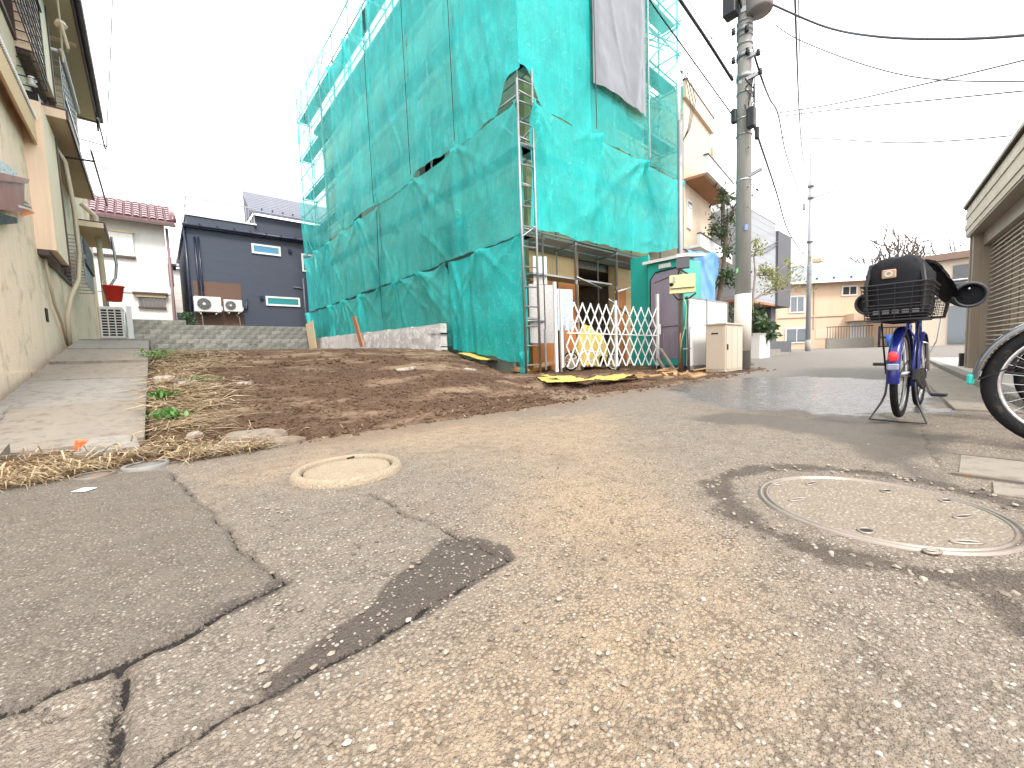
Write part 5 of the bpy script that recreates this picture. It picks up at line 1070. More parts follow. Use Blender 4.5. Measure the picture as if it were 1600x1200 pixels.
cable('upper wire from the modern house across to the drop wire', [dep(1166, 398, 17), dep(1200, 386, 18), dep(1232, 367, 20)], .02, m_gcab)
cable('lower wire from the modern house across to the drop wire', [dep(1166, 405, 17), dep(1200, 392, 18), dep(1232, 369, 20)], .02, m_gcab)
cable('wire arcing from the distant pole to the peach house', [dep(1266, 325, 25), dep(1300, 370, 26), dep(1340, 395, 28), dep(1372, 408, 31)], .022, m_gcab)
cable('wire from the distant pole to the charcoal house corner', [dep(1258, 414, 25), dep(1245, 420, 23), dep(1232, 426, 21)], .022)
cable('thin twisted wire hanging beside the cream house', [dep(177, -40, 7.4), dep(172, 100, 7.8), dep(168, 180, 8.2), dep(165, 265, 8.8)], .008, m_gcab)

# ================================================================== HOUSES ON THE RIGHT
# beige three storey house behind the teal building
b75 = Vector((math.cos(rad(7.5)), math.sin(rad(7.5)), 0)); n75 = Vector((-math.sin(rad(7.5)), math.cos(rad(7.5)), 0)); BP = Vector((12.95, 6.25, 0))
bh = thing('beige_house', 'beige three storey house with white balcony fascia and brown soffits', 'house', (14.5, 9, .1), rad(7.5))
def bb(mb, s0, s1, o0, o1, z0, z1): return mb.obox(BP+b75*((s0+s1)/2)+n75*((o0+o1)/2)+Vector((0, 0, (z0+z1)/2)), b75*((s1-s0)/2), n75*((o1-o0)/2), (0, 0, (z1-z0)/2))
def bpart(name, mat, *a, parent=None): mb = MB(); bb(mb, *a); return mb.build(name, mat, parent or bh)
bpart('wall', m_beigewall, 0, 2.92, 0, 8, -.2, 8.75)
q = bpart('parapet', m_beigewall, -.05, 2.97, -.10, .0, 8.35, 8.85); bpart('coping', m_brownfr, -.06, 2.99, -.12, .02, 8.852, 8.90, parent=q); bpart('rain_head', m_beigewall, 2.98, 3.12, -.05, .2, 7.1, 7.9)
q = bpart('balcony', m_white, .0, 3.1, -.72, -.60, 5.9, 6.42); bpart('soffit', m_brownsoff, .0, 3.1, -.598, -.002, 5.84, 5.92, parent=q); bpart('balcony_end', m_white, 2.98, 3.1, -.598, -.003, 5.93, 6.42, parent=q); bpart('balcony_cap', m_brownfr, -.02, 3.12, -.74, -.58, 6.422, 6.46, parent=q)
q = bpart('lower_awning', m_white, .0, 3.9, -.5, -.4, 3.72, 4.12); bpart('awning_board', m_white, .0, 3.9, -.398, -.003, 3.72, 3.80, parent=q); bpart('awning_edge', m_brownfr, -.01, 3.92, -.52, -.39, 4.122, 4.16, parent=q)
q = bpart('window', m_white, .22, .62, -.05, -.003, 4.45, 5.35); bpart('pane', m_glass, .26, .58, -.06, -.052, 5.1, 5.3, parent=q)
q = MB()
for s_ in (3.0, 3.4, 3.8): q.tube([BP+b75*s_+n75*(-.35)+Vector((0, 0, 3.9)), BP+b75*s_+n75*(-.35)+Vector((0, 0, 5.8))], .02, 6)
q.build('stair_rail', m_dark, bh)
q = MB()
for z in (6.9, 7.7): q.tube([BP+b75*s_+n75*o_+Vector((0, 0, z)) for s_, o_ in ((2.6, -.2), (3.5, -.2), (3.5, .6))], .014, 5)
for s_ in (2.9, 3.2, 3.5): q.tube([BP+b75*s_+n75*(-.2)+Vector((0, 0, 6.4)), BP+b75*s_+n75*(-.2)+Vector((0, 0, 7.7))], .014, 5)
q.build('drying_frame', m_white, bh)
bpart('side_window', m_glass, 2.93, 2.96, .6, 1.4, 4.6, 5.6)
# modern white and charcoal house
mh = thing('modern_house', 'modern white tiled house with charcoal box and recessed navy entrance', 'house', (21, 9, .2))
MB().box((17.9, 6.3, 2.5), (22.15, 13, 6.18)).build('white_volume', m_greyjoint, mh)
MB().box((17.9, 6.28, 6.182), (22.17, 13, 6.28)).build('coping', m_white, mh)
MB().prism([(17.9, 8.2, 6.282), (22.3, 8.2, 6.282), (22.3, 8.2, 6.9), (17.9, 8.2, 9.6)], (0, 4.6, 0)).build('upper_volume', m_greyjoint, mh)
MB().prism([(20.3, 8.1, 8.25), (22.4, 8.1, 6.95), (22.4, 8.1, 7.08), (20.3, 8.1, 8.4)], (0, 4.6, 0)).build('upper_roof', m_charcoal, mh)
q = MB().box((18.6, 8.15, 7.2), (19.4, 8.195, 7.6)).build('window', m_glass, mh)
MB().box((22.152, 6.2, 2.42), (24.15, 13, 5.88)).build('charcoal_volume', m_charcoal, mh)
MB().box((17.9, 6.3, 2.40), (22.15, 13, 2.498)).build('soffit', m_brownsoff, mh)
MB().box((18.2, 7.3, .0), (20.9, 12.9, 2.398)).build('ground_wall', m_concrete, mh); MB().box((20.902, 7.28, .0), (21.0, 7.4, 2.398)).build('jamb', m_white, mh)
MB().box((21.0, 7.6, .0), (22.9, 12.9, 2.398)).build('entrance', m_navytrim, mh); MB().box((22.6, 6.6, .0), (23.3, 8.0, 2.415)).build('pier', m_charcoal, mh)
for i, (x0, x1, z1) in enumerate(((20.9, 22.4, .95), (22.42, 25.2, .75))): MB().box((x0, 6.3+.1*i, .05), (x1, 6.5+.1*i, z1)).build('garden_wall', m_charcoal, mh)
MB().box((18.9, 5.6, .06), (22.0, 6.25, .22)).build('step', m_concrete, mh); MB().box((19.6, 5.9, .222), (21.6, 6.25, .38)).build('step', m_concrete, mh)
# planter box
pc0 = gz(1187, 561, .06); ph_ = PZ(1187, 520, pc0)
x1_ = yp(1203, 545, pc0.y).x; y1_ = xp(1172, 545, pc0.x).y
plb = thing('planter', 'white rendered planter wall with shrub beside the road', 'planter', (pc0.x, pc0.y, .06))
MB().box((pc0.x, pc0.y, .02), (x1_, y1_+.6, ph_)).build('box', m_whitewall, plb); MB().box((pc0.x+.06, pc0.y+.06, ph_+.002), (x1_-.06, y1_+.5, ph_+.03)).build('earth', m_soil, plb)
def shrub(name, label, base, blobs, n, L, wd, mat, stem=.5, cat='shrub', barkm=None):
    s_ = thing(name, label, cat, base); mb = MB(); st = MB()
    for (c, r3) in blobs: leaf_cloud(mb, c, r3, n, L, wd); st.tube([Vector(base), (Vector(base)+Vector(c))/2+rdir()*.05, Vector(c)], [.025, .018, .006], 5)
    st.build('stem', barkm or m_bark, s_); mb.build('foliage', mat, s_); return s_
shrub('shrub', 'broad leaved dark green shrub spilling over the white planter', (pc0.x+.35, pc0.y+.3, ph_), [((pc0.x+.25, pc0.y+.1, ph_+.3), (.5, .45, .35)), ((pc0.x+.9, pc0.y+.0, ph_+.05), (.45, .3, .4)), ((pc0.x+.2, pc0.y+.5, ph_+.75), (.5, .5, .4))], 170, .26, .12, m_leafd)
c = gz(1240, 540, .2); shrub('shrub', 'yellow green shrub by the grey wall before the peach house', (c.x, c.y, .2), [((c.x, c.y, 1.3), (.9, .8, .6)), ((c.x+.3, c.y-.4, 2.0), (.5, .5, .6))], 260, .22, .10, m_leafy)
shrub('shrub', 'round dark green shrub between the white and navy houses', (.95, 23.6, .9), [((.95, 23.6, 2.0), (.45, .5, .5)), ((1.1, 23.9, 2.7), (.35, .4, .35)), ((.8, 23.4, 1.5), (.4, .4, .4))], 230, .15, .07, m_leafd)
# small evergreen tree between beige house and pole
def tree(name, label, pts, r_, blobs, n, L, wd, mat, barkm=m_bark, lev=2, bl=.8, cat='tree'):
    t_ = thing(name, label, cat, pts[0]); mb = MB(); tips = []
    P = [Vector(p) for p in pts]; mb.tube(P, [r_*(1-.6*i/(len(P)-1)) for i in range(len(P))], 8)
    for (c, r3) in blobs:
        c = Vector(c); k = min(range(len(P)), key=lambda i: (P[i]-c).length+abs(min(0, c.z-P[i].z))*2); d = c-P[k]
        branches(mb, P[k], d, max(.3, d.length), r_*.45, lev, tips, .7)
    mb.build('trunk', barkm, t_)
    lf = MB()
    for (c, r3) in blobs: leaf_cloud(lf, c, r3, n, L, wd)
    for p in tips: leaf_cloud(lf, p, (.16, .16, .16), max(2, n//14), L, wd)
    lf.build('crown', mat, t_); return t_
tp_ = lambda px, py, D=13.2: tuple(dep(px, py, D))
tree('evergreen_tree', 'small sparse evergreen tree between the beige house and the concrete pole', [tp_(1120, 555), tp_(1122, 480), tp_(1130, 420), tp_(1134, 380), tp_(1130, 320)], .10,
     [(tp_(1124, 432), (.35, .35, .3)), (tp_(1139, 432), (.25, .3, .35)), (tp_(1122, 365), (.35, .35, .22)), (tp_(1136, 392), (.3, .3, .2)), (tp_(1131, 312), (.3, .3, .25)), (tp_(1140, 340), (.22, .2, .2)), (tp_(1138, 495), (.22, .25, .35))], 95, .17, .07, m_leafd)
tq = lambda px, py, D=15.5: tuple(dep(px, py, D))
tree('garden_tree', 'slender half bare garden tree with yellowish leaves over the planter', [tq(1174, 530), tq(1176, 470), tq(1180, 430), tq(1178, 400)], .06,
     [(tq(1200, 450), (.6, .5, .3)), (tq(1190, 425), (.5, .4, .25)), (tq(1205, 430), (.4, .4, .2)), (tq(1180, 395), (.35, .3, .15)), (tq(1218, 447), (.3, .3, .2))], 60, .13, .06, m_leafy, m_barkg, 3)
# peach house beyond the bend
a50 = rad(-50); e1 = Vector((math.cos(a50), math.sin(a50), 0)); e2 = Vector((-math.sin(a50), math.cos(a50), 0)); P5 = Vector((33.0, 9.25, 0))
ph = thing('peach_house', 'two storey peach rendered house with pale grey roof beyond the bend', 'house', P5+e1*5+e2*3, a50)
def eb(mb, s0, s1, o0, o1, z0, z1): return mb.obox(P5+e1*((s0+s1)/2)+e2*((o0+o1)/2)+Vector((0, 0, (z0+z1)/2)), e1*((s1-s0)/2), e2*((o1-o0)/2), (0, 0, (z1-z0)/2))
def epart(name, mat, *a, parent=None): mb = MB(); eb(mb, *a); return mb.build(name, mat, parent or ph)
epart('wall', m_peach, 0, 9, 0, 7, -.2, 4.75); epart('string_course', m_peach, -.02, 9, -.05, -.002, 2.42, 2.55); epart('string_line', pm('brown_line', (.3, .2, .15), .7), -.02, 9, -.055, -.051, 2.40, 2.425)
rp = lambda s_, o_, z: P5+e1*s_+e2*o_+Vector((0, 0, z))
q = MB(); q.add([rp(-.6, -.6, 4.76), rp(9.6, -.6, 4.76), rp(9.6, 7.6, 4.76), rp(-.6, 7.6, 4.76), rp(2.6, 3.5, 6.6), rp(7.0, 3.5, 6.6), ], [(0, 1, 5, 4), (1, 2, 5), (2, 3, 4, 5), (3, 0, 4), (3, 2, 1, 0)]); rf = q.build('roof', m_paleroof, ph)
MB().beam(rp(-.6, -.62, 4.74), rp(9.6, -.62, 4.74), .05, .16).build('gutter', m_white, rf)
for k in range(9): c = rp(.2+k*1.05, -.35, 4.93); MB().bevbox((c.x-.05, c.y-.05, c.z), (c.x+.05, c.y+.05, c.z+.1), .01).build('snow_guard', m_dark, rf)
for (s0, s1, z0, z1, gmat) in ((.75, 1.75, 2.75, 3.95, m_glass), (4.0, 5.0, 3.75, 4.45, m_pane), (.5, 2.0, .65, 1.75, m_glass)):
    wi = epart('window', m_white, s0, s1, -.06, -.003, z0, z1); epart('pane', gmat, s0+.1, (s0+s1)/2-.03, -.07, -.062, z0+.1, z1-.1, parent=wi); epart('pane', gmat, (s0+s1)/2+.03, s1-.1, -.07, -.062, z0+.1, z1-.1, parent=wi)
q = epart('porch', m_peach, 4.3, 5.9, -.9, -.003, 2.0, 2.5); epart('door', m_white, 4.6, 5.6, -.05, -.004, .2, 1.98)
epart('pale_panel', m_fascia, 2.45, 3.6, -.03, -.004, .9, 1.6); epart('downpipe', m_pvc, 2.3, 2.36, -.08, -.003, 1.6, 4.7)
F0 = rp(-1.0, -4.2, .2)
wl = thing('fence_wall', 'low concrete wall with dark metal railing before the peach house', 'fence', rp(2, -3.0, .2), a50)
mb = MB(); eb(mb, 1.5, 4.1, -3.1, -2.9, .1, .85); mb.build('base_wall', m_concrete, wl)
for k in range(17): s_ = 1.55+k*.155; MB().tube([rp(s_, -3, .85), rp(s_, -3, 1.55)], .015, 5).build('rail_bar', m_brownfr, wl)
MB().beam(rp(1.5, -3, 1.57), rp(4.1, -3, 1.57), .05, .05).build('top_rail', m_brownfr, wl)
gt2 = thing('driveway_gate', 'dark metal sliding driveway gate before the peach house', 'gate', rp(6, -3.4, .2), a50)
MB().beam(rp(4.25, -3.3, .15), rp(4.25, -3.3, 1.5), .12, .12).build('post', m_navytrim, gt2); MB().beam(rp(7.6, -3.3, .15), rp(7.6, -3.3, 1.5), .12, .12).build('post', m_brownfr, gt2)
for z in (.25, .8, 1.4): MB().beam(rp(4.32, -3.3, z), rp(7.54, -3.3, z), .06, .07 if z != .8 else .12).build('rail', m_brownfr, gt2)
for k in range(19): s_ = 4.45+k*.165; MB().tube([rp(s_, -3.28, .28), rp(s_, -3.28, 1.37)], .013, 5).build('bar', m_brownfr, gt2)
o = MB().lathe([(0, 0), (.3, 0), (.36, .75), (.33, .75), (.28, .04), (0, .04)], rp(4.75, -3.7, .2), 'Z', 16).build('blue_bin', m_bluep, None, True); tag(o, 'blue plastic bin beside the driveway gate post', 'bin')
wl2 = thing('end_wall', 'cream concrete wall at the end of the driveway gate', 'wall', rp(8.5, -3.3, .2), a50); mb = MB(); eb(mb, 7.72, 10.5, -3.4, -3.2, .1, 1.5); mb.build('wall', m_conc_tan, wl2); mb = MB(); eb(mb, 7.70, 10.52, -3.43, -3.17, 1.502, 1.57); mb.build('coping', m_concrete, wl2)
# flat roofed house behind the garage
fh = thing('flat_roof_house', 'cream flat roofed house with brown eave behind the garage', 'house', (34, 1, .2))
MB().box((31.8, -2.6, 0), (38, 2.35, 4.7)).build('wall', m_fascia, fh); MB().box((31.4, -2.8, 4.702), (38.3, 2.75, 5.05)).build('eave', pm('brown_eave', (.20, .13, .10), .6), fh)
q = MB().box((31.74, -.9, 3.5), (31.795, .9, 4.4)).build('window', m_pane, fh); MB().box((31.2, -1.2, 2.75), (31.3, 1.5, 3.45)).build('balcony_panel', m_white, fh); MB().tube([(31.25, -1.2, 3.6), (31.25, 1.6, 3.6)], .03, 6).build('balcony_rail', m_white, fh)
MB().box((31.72, -1.2, .3), (31.79, 1.0, 2.3)).build('ground_window', m_glass, fh)
# bare trees
random.seed(5)
for i, (px, D, s_, lab) in enumerate(((1412, 40, 3.4, 'bare winter tree rising behind the peach house end'), (1480, 42, 3.9, 'bare winter tree behind the flat roofed house'), (1385, 46, 3.3, 'distant smaller bare tree behind the peach house roof'))):
    b = dep(px, 540, D); b.z = 0; t_ = thing('bare_tree', lab, 'tree', b); mb = MB(); tips = []; branches(mb, b, (0, 0, 1), s_*1.25, .2, 5, tips, .75, 3, 3, .74); mb.build('trunk', m_bark, t_)

# ================================================================== GARAGE (right)
ga = rad(7.5); g1 = b75.copy(); g2 = n75.copy(); G0 = Vector((10.5, .11, 0))
def gq(s_, o_, z): return G0+g1*s_+g2*o_+Vector((0, 0, z))
gg = thing('garage', 'garage with cream panelled fascia, taupe pillars and pipe shutter', 'garage', gq(-2.5, -2, 0), ga)
def gb(mb, s0, s1, o0, o1, z0, z1): return mb.obox(gq((s0+s1)/2, (o0+o1)/2, (z0+z1)/2), g1*((s1-s0)/2), g2*((o1-o0)/2), (0, 0, (z1-z0)/2))
def gpart(name, mat, *a, parent=None): mb = MB(); gb(mb, *a); return mb.build(name, mat, parent or gg)
L0 = -5.2
gpart('pillar', m_taupe, -.30, .0, -.35, .0, .02, 2.28); gpart('pillar_strip', m_taupe, -.12, -.04, .002, .015, .06, 2.27); gpart('pillar', m_taupe, L0-.3, L0, -.35, 0, .02, 2.28)
gpart('outer_post', m_taupe, .02, .26, -.3, -.05, .02, 2.85); gpart('outer_post_cap', m_brownfr, .0, .28, -.32, -.03, 2.852, 2.92); 
for k in range(5): gpart('fascia_board', m_fascia, L0-.3, .02, -.12, .06+.012*(k % 2), 2.285+k*.094, 2.285+k*.094+.090)
gpart('fascia_cap', m_taupe, L0-.35, .05, -.2, .10, 2.757, 2.80); gpart('fascia_line', m_hole, L0-.35, .05, -.2, .08, 2.735, 2.7565)
gpart('soffit', m_taupe, L0-.3, .0, -.36, .05, 2.255, 2.283); gpart('shutter_housing', m_taupe, L0, -.3, -.45, -.1, 2.05, 2.254)
gpart('roof', m_slate, L0-.3, .25, -5.2, -.2, 2.80, 2.90)
m_rod = pm('shutter_aluminium', (.70, .63, .53), .45, metal=.1, var=.1)
for z in np.arange(.12, 2.05, .068): MB().tube([gq(L0, -.18, z), gq(-.31, -.18, z)], .0085, 6).build('shutter_rod', m_rod, gg, True)
for s_ in np.arange(L0+.2, -.35, .42): MB().beam(gq(s_, -.195, .08), gq(s_, -.195, 2.06), .016, .01).build('shutter_link', m_taupe, gg)
gpart('guide_rail', m_taupe, -.33, -.302, -.25, -.1, .06, 2.05); gpart('bottom_bar', m_taupe, L0, -.31, -.2, -.15, .05, .1)
gpart('side_wall', m_fascia, -.1, .0, -5.2, -.36, .02, 2.75); gpart('side_wall', m_fascia, L0-.3, L0-.2, -5.2, -.36, .02, 2.75)
rw = gpart('rear_wall', m_fascia, L0-.2, -.1, -5.2, -5.1, .02, .9); gpart('lintel', m_fascia, L0-.2, -.1, -5.2, -5.1, 2.4, 2.75, parent=rw)
for k in range(5): s_ = L0-.2+k*(4.7/4)-.08*(k == 4); gpart('mullion', m_dark, s_, s_+.07, -5.2, -5.1, .9, 2.4, parent=rw)
gpart('yellow_post', m_yellowbox, -2.3, -2.15, -4.0, -3.85, .02, 2.2); gpart('shelf', m_charcoal, -1.9, -.5, -4.6, -4.0, .9, .95); gpart('shelf', m_charcoal, -1.9, -.5, -4.6, -4.0, .3, .35)
o = gpart('floor', m_concrete, L0-.2, -.1, -5.1, -.12, .0, .03)
gpart('meter_box', pm('grey_wall_box', (.25, .25, .26), .5), .30, .62, -.3, -.1, .55, 1.35); gpart('short_post', m_white, .66, .76, -.25, -.12, .0, 1.2); gpart('black_bin', m_black, .35, .5, -.12, .02, .05, .3)
# kerb and gutter on the garage side
kd = Vector((13.35-6.29, .61+.17, 0)).normalized(); kn = Vector((-kd.y, kd.x, 0)); K0 = Vector((4.7, -.35, 0))
kb = MB().obox(K0+kd*8+kn*(-.9)+Vector((0, 0, -.02)), kd*8, kn*.84, (0, 0, .085)).build('garage_apron', pm('pale_concrete', (.42, .39, .35), .85, var=.12, vs=1.2, bump=.3, bs=80)); kb['kind'] = 'structure'
kp = MB().bevbox((0, -.06, 0), (.594, .06, .13), .012).build('kerb_stone', m_concrete)
for i in range(18):
    o = kp if i == 0 else kp.copy()
    if i: COL.objects.link(o)
    o.location = K0+kd*(i*.6)+Vector((0, 0, -.05)); o.rotation_euler = (0, 0, math.atan2(kd.y, kd.x)+random.uniform(-.006, .006)); tag(o, 'low concrete kerb stone in the row along the garage front', 'kerb', 'kerb stones along the garage')
gp_ = MB().bevbox((0, 0, 0), (.992, .38, .05), .008).build('gutter_slab', m_conc_tan)
for i in range(10):
    o = gp_ if i == 0 else gp_.copy()
    if i: COL.objects.link(o)
    o.location = K0+kd*(i*1.0)+kn*.07+Vector((0, 0, -.036)); o.rotation_euler = (rad(1.2), 0, math.atan2(kd.y, kd.x)); tag(o, 'flat concrete gutter slab in the row beside the garage kerb', 'gutter', 'gutter slabs along the garage')
# ================================================================== BICYCLES
def superbox(mb, c, h, ex=5, n=14, m=20, fn=None):
    vs = []; fs = []
    sg = lambda v, e: math.copysign(abs(v)**(2/e), v)
    for i in range(n+1):
        ph_ = -math.pi/2+math.pi*i/n
        for j in range(m):
            th = 2*math.pi*j/m; x = sg(math.cos(ph_), ex)*sg(math.cos(th), ex); y = sg(math.cos(ph_), ex)*sg(math.sin(th), ex); z = sg(math.sin(ph_), ex)
            p = Vector((x*h[0], y*h[1], z*h[2])); p = fn(p) if fn else p; vs.append((c[0]+p.x, c[1]+p.y, c[2]+p.z))
    for i in range(n):
        for j in range(m): j2 = (j+1) % m; fs.append((i*m+j, i*m+j2, (i+1)*m+j2, (i+1)*m+j))
    mb.add(vs, fs)
def wheel_set(par, c, R_, name, rimm=m_steel, tr=.0225):
    w_ = MB().tube([(c[0]+(R_-tr)*math.cos(a), c[1], c[2]+(R_-tr)*math.sin(a)) for a in np.linspace(0, 2*math.pi, 49)[:-1]], tr, 10, True).build(name, m_rubber, par, True)
    rm = MB(); rm.tube([(c[0]+(R_-.033-tr)*math.cos(a), c[1], c[2]+(R_-.033-tr)*math.sin(a)) for a in np.linspace(0, 2*math.pi, 49)[:-1]], .012, 6, True); rm.build('rim', rimm, w_, True)
    sp = MB()
    for k in range(32): a = 2*math.pi*k/32; a2 = a+(.5 if k % 4 < 2 else -.5); sp.tube([(c[0]+.022*math.cos(a2), c[1]+(.028 if k % 2 else -.028), c[2]+.022*math.sin(a2)), (c[0]+(R_-.06)*math.cos(a), c[1], c[2]+(R_-.06)*math.sin(a))], .0009, 3)
    sp.build('spokes', m_steel, w_); MB().tube([(c[0], c[1]-.05, c[2]), (c[0], c[1]+.05, c[2])], .02, 10).build('hub', m_steel, w_, True); return w_
def fender(par, c, R_, a0, a1, mat, wd=.035):
    prof = [(R_+.010, -wd), (R_+.026, -wd*.6), (R_+.032, 0), (R_+.026, wd*.6), (R_+.010, wd), (R_+.007, wd), (R_+.022, wd*.55), (R_+.028, 0), (R_+.022, -wd*.55), (R_+.007, -wd)]
    return MB().lathe(prof, c, 'Y', 40, a0, a1, True).build('mudguard', mat, par, True)
def bicycle(label, loc, rz, paint, R_=.33, lift=0.0, baskets=True, group=None, tail=None):
    b = thing('bicycle', label, 'bicycle', (0, 0, 0), 0, group); z0 = R_+lift; fz_ = R_
    tw = .0225 if baskets else .030; wheel_set(b, (0, 0, z0), R_, 'rear_wheel', m_steel, tw); wheel_set(b, (1.06, 0, fz_), R_, 'front_wheel', m_steel, tw)
    fender(b, (0, 0, z0), R_, rad(15), rad(188 if tail is None else 176), paint); fender(b, (1.06, 0, fz_), R_, rad(40), rad(200), paint)
    bbk = (.46, 0, .29); st = (.30, 0, .74); hd_ = (.86, 0, .82); hd0 = (.92, 0, .60)
    MB().tube([bbk, (.38, 0, .52), st], .016, 8).tube([bbk, (.62, 0, .36), (.80, 0, .54), hd0], .019, 8).tube([(.40, 0, .45), (.66, 0, .52), (.88, 0, .72)], .015, 8).tube([hd0, hd_], .022, 8).build('frame', paint, b, True)
    q = MB()
    for s_ in (-.06, .06): q.tube([(0, s_, z0), (.40, s_*.6, .31), bbk], .010, 6).tube([(0, s_, z0), (.22, s_*.9, .62), (.30, 0, .70)], .009, 6)
    q.build('stays', paint, b, True)
    q = MB()
    for s_ in (-.055, .055): q.tube([(1.06, s_, fz_), (.96, s_, .58), hd0], .011, 6)
    q.build('fork', m_steel, b, True)
    MB().tube([st, (.28, 0, .84)], .013, 8).build('seat_post', m_steel, b, True)
    sd_ = MB(); sd_.tube([(.10, 0, .86), (.17, 0, .875), (.26, 0, .87), (.36, 0, .865), (.43, 0, .855)], [.05, .095, .085, .04, .022], 10); sd_.build('saddle', m_black, b, True)
    MB().tube([hd_, (.84, 0, .95)], .014, 8).tube([(.84, 0, .95), (.86, .12, .98), (.76, .27, 1.0), (.62, .30, 1.0)], .011, 8).tube([(.84, 0, .95), (.86, -.12, .98), (.76, -.27, 1.0), (.62, -.30, 1.0)], .011, 8).build('handlebar', m_chrome, b, True)
    cc = MB().prism([(-.05, -.068, z0-.035), (.38, -.068, .225), (.47, -.068, .205), (.54, -.068, .24), (.555, -.068, .30), (.52, -.068, .365), (.44, -.068, .385), (-.04, -.068, z0+.04)], (0, -.022, 0)); cc.build('chain_case', m_black, b)
    for s_, an in ((-1, -.9), (1, 2.24)):
        px_, pz_ = .46+.165*math.cos(an), .29+.165*math.sin(an); cr_ = MB().tube([(.46, s_*.09, .29), (px_, s_*.115, pz_)], .010, 6).build('crank', m_steel, b)
        MB().bevbox((px_-.045, s_*.165-.047, pz_-.013), (px_+.045, s_*.165+.047, pz_+.013), .008).build('pedal', m_black, cr_)
    # two legged stand
    MB().tube([(0, .07, z0), (.02, .085, .20), (-.02, .10, .14), (-.10, .155, .012), (-.115, .0, .010), (-.10, -.155, .012), (-.02, -.10, .14), (.02, -.085, .20), (0, -.07, z0)], .0075, 6).build('stand', m_dark, b, True)
    # rack
    q = MB() if baskets else MB().tube([(.2, 0, .66), (.16, 0, .67)], .005, 5)
    for s_ in ((-.075, .075) if baskets else ()): q.tube([(.22, s_, .745), (-.26, s_, .745), (-.29, 0, .745)], .006, 6).tube([(0, s_*1.1, z0), (-.14, s_*1.3, .742)], .006, 6)
    for x in ((-.22, -.1, .02, .14) if baskets else ()): q.tube([(x, -.075, .745), (x, .075, .745)], .005, 5)
    q.build('rack', m_dark, b, True)
    MB().tube([(0, .06, z0), (-.19, .055, z0-.02+.13), (-.335, .035, z0+.02)], .004, 5).tube([(0, -.06, z0), (-.19, -.055, z0+.11), (-.335, -.035, z0+.02)], .004, 5).build('mudguard_stay', m_dark, b)
    c_ = (-.365, 0, .475)
    if tail is None:
        rl_ = MB(); superbox(rl_, (-.352, 0, .50), (.018, .027, .036), 2.6, 10, 16); rl_.build('reflector', m_redlens, b, True)
        MB().bevbox((-.372, -.032, .405), (-.34, .032, .45), .008).build('lower_reflector', pm('grey_reflector', (.22, .24, .33), .25), b)
    else:
        MB().bevbox((-.372, -.026, .318), (-.345, .026, .372), .008).build('tail_reflector', tail, b)
        MB().tube([(0, .07, z0), (-.17, .06, z0+.04), (-.345, .042, z0+.075)], .0085, 6).build('tail_stay', m_dark, b)
    if baskets:
        # rear wire basket, flaring upwards
        bk = MB().box((-.36, -.15, .752), (.06, .15, .762)).build('rear_basket', m_black, b)
        def ringp(z):
            k = (z-.75)/.30; e = .03*k; return [(-.36-e, -.155-e, z), (.06+e, -.155-e, z), (.06+e, .155+e, z), (-.36-e, .155+e, z)]
        for i, z in enumerate((.775, .795, .815, .84, .90, .935, .97, 1.0)): MB().tube(ringp(z), .0035 if i < 7 else .006, 5, True).build('wire', m_dark, bk)
        q = MB()
        for i in range(9):
            f_ = i/8
            for side in range(4):
                A, B = Vector(ringp(.76)[side]), Vector(ringp(.76)[(side+1) % 4]); A2, B2 = Vector(ringp(1.0)[side]), Vector(ringp(1.0)[(side+1) % 4])
                if i % 2 == 0: q.tube([A.lerp(B, f_), A2.lerp(B2, f_)], .0025, 4)
        q.build('uprights', m_dark, bk)
        fbk = MB().box((.93, -.14, .80), (1.20, .14, .808)).build('front_basket', m_black, b)
        def rf_(z): k = (z-.8)/.22; e = .035*k; return [(.93-e, -.14-e, z), (1.2+e, -.14-e, z), (1.2+e, .14+e, z), (.93-e, .14+e, z)]
        for z in np.linspace(.81, 1.02, 8): MB().tube(rf_(z), .003 if z < 1 else .006, 5, True).build('wire', m_dark, fbk)
        q = MB()
        for i in range(10):
            f_ = i/9
            for side in range(4):
                A, B = Vector(rf_(.805)[side]), Vector(rf_(.805)[(side+1) % 4]); A2, B2 = Vector(rf_(1.02)[side]), Vector(rf_(1.02)[(side+1) % 4]); q.tube([A.lerp(B, f_), A2.lerp(B2, f_)], .0025, 4)
        q.build('uprights', m_dark, fbk)
        MB().tube([(1.06, .0, fz_), (1.10, .1, .6), (1.12, .12, .80)], .005, 5).tube([(1.06, .0, fz_), (1.10, -.1, .6), (1.12, -.12, .80)], .005, 5).build('basket_stay', m_steel, b)
        for s_ in (-1, 1):   # padded hand covers on the grips
            P_ = [(.88, s_*.12, 1.02), (.84, s_*.17, 1.01), (.78, s_*.235, .985), (.70, s_*.285, .96), (.62, s_*.305, .95)]
            cv = MB().tube(P_, [.035, .065, .09, .102, .092], 16, cap=False).build('hand_cover', m_bag, b, True)
            MB().lathe([(0, 0), (.04, .0), (.088, .0)], Vector(P_[-1])+Vector((.05, 0, 0)), 'X', 16).build('cuff_lining', bpy.data.materials['black_nylon'], cv, True); d_ = (Vector(P_[-1])-Vector(P_[-2])).normalized(); e_ = Vector(P_[-1]); u_ = d_.orthogonal().normalized(); v_ = d_.cross(u_)
            MB().tube([e_+(u_*math.cos(a)+v_*math.sin(a))*.090 for a in np.linspace(0, 2*math.pi, 21)[:-1]], .012, 6, True).build('cuff_ring', pm('grey_cuff', (.035, .035, .038), .6) if s_ == -1 else bpy.data.materials['grey_cuff'], cv, True)
            if s_ == -1: MB().add([Vector(P_[3])+Vector((.06-.09*t_, -.098-.004*abs(t_-.5), .055-.11*w_)) for t_ in (0, 1) for w_ in (0, 1)], [(0, 1, 3, 2)]).build('red_band', pm('red_cloth', (.42, .03, .025), .7), cv)
    move(b, loc, rz); return b
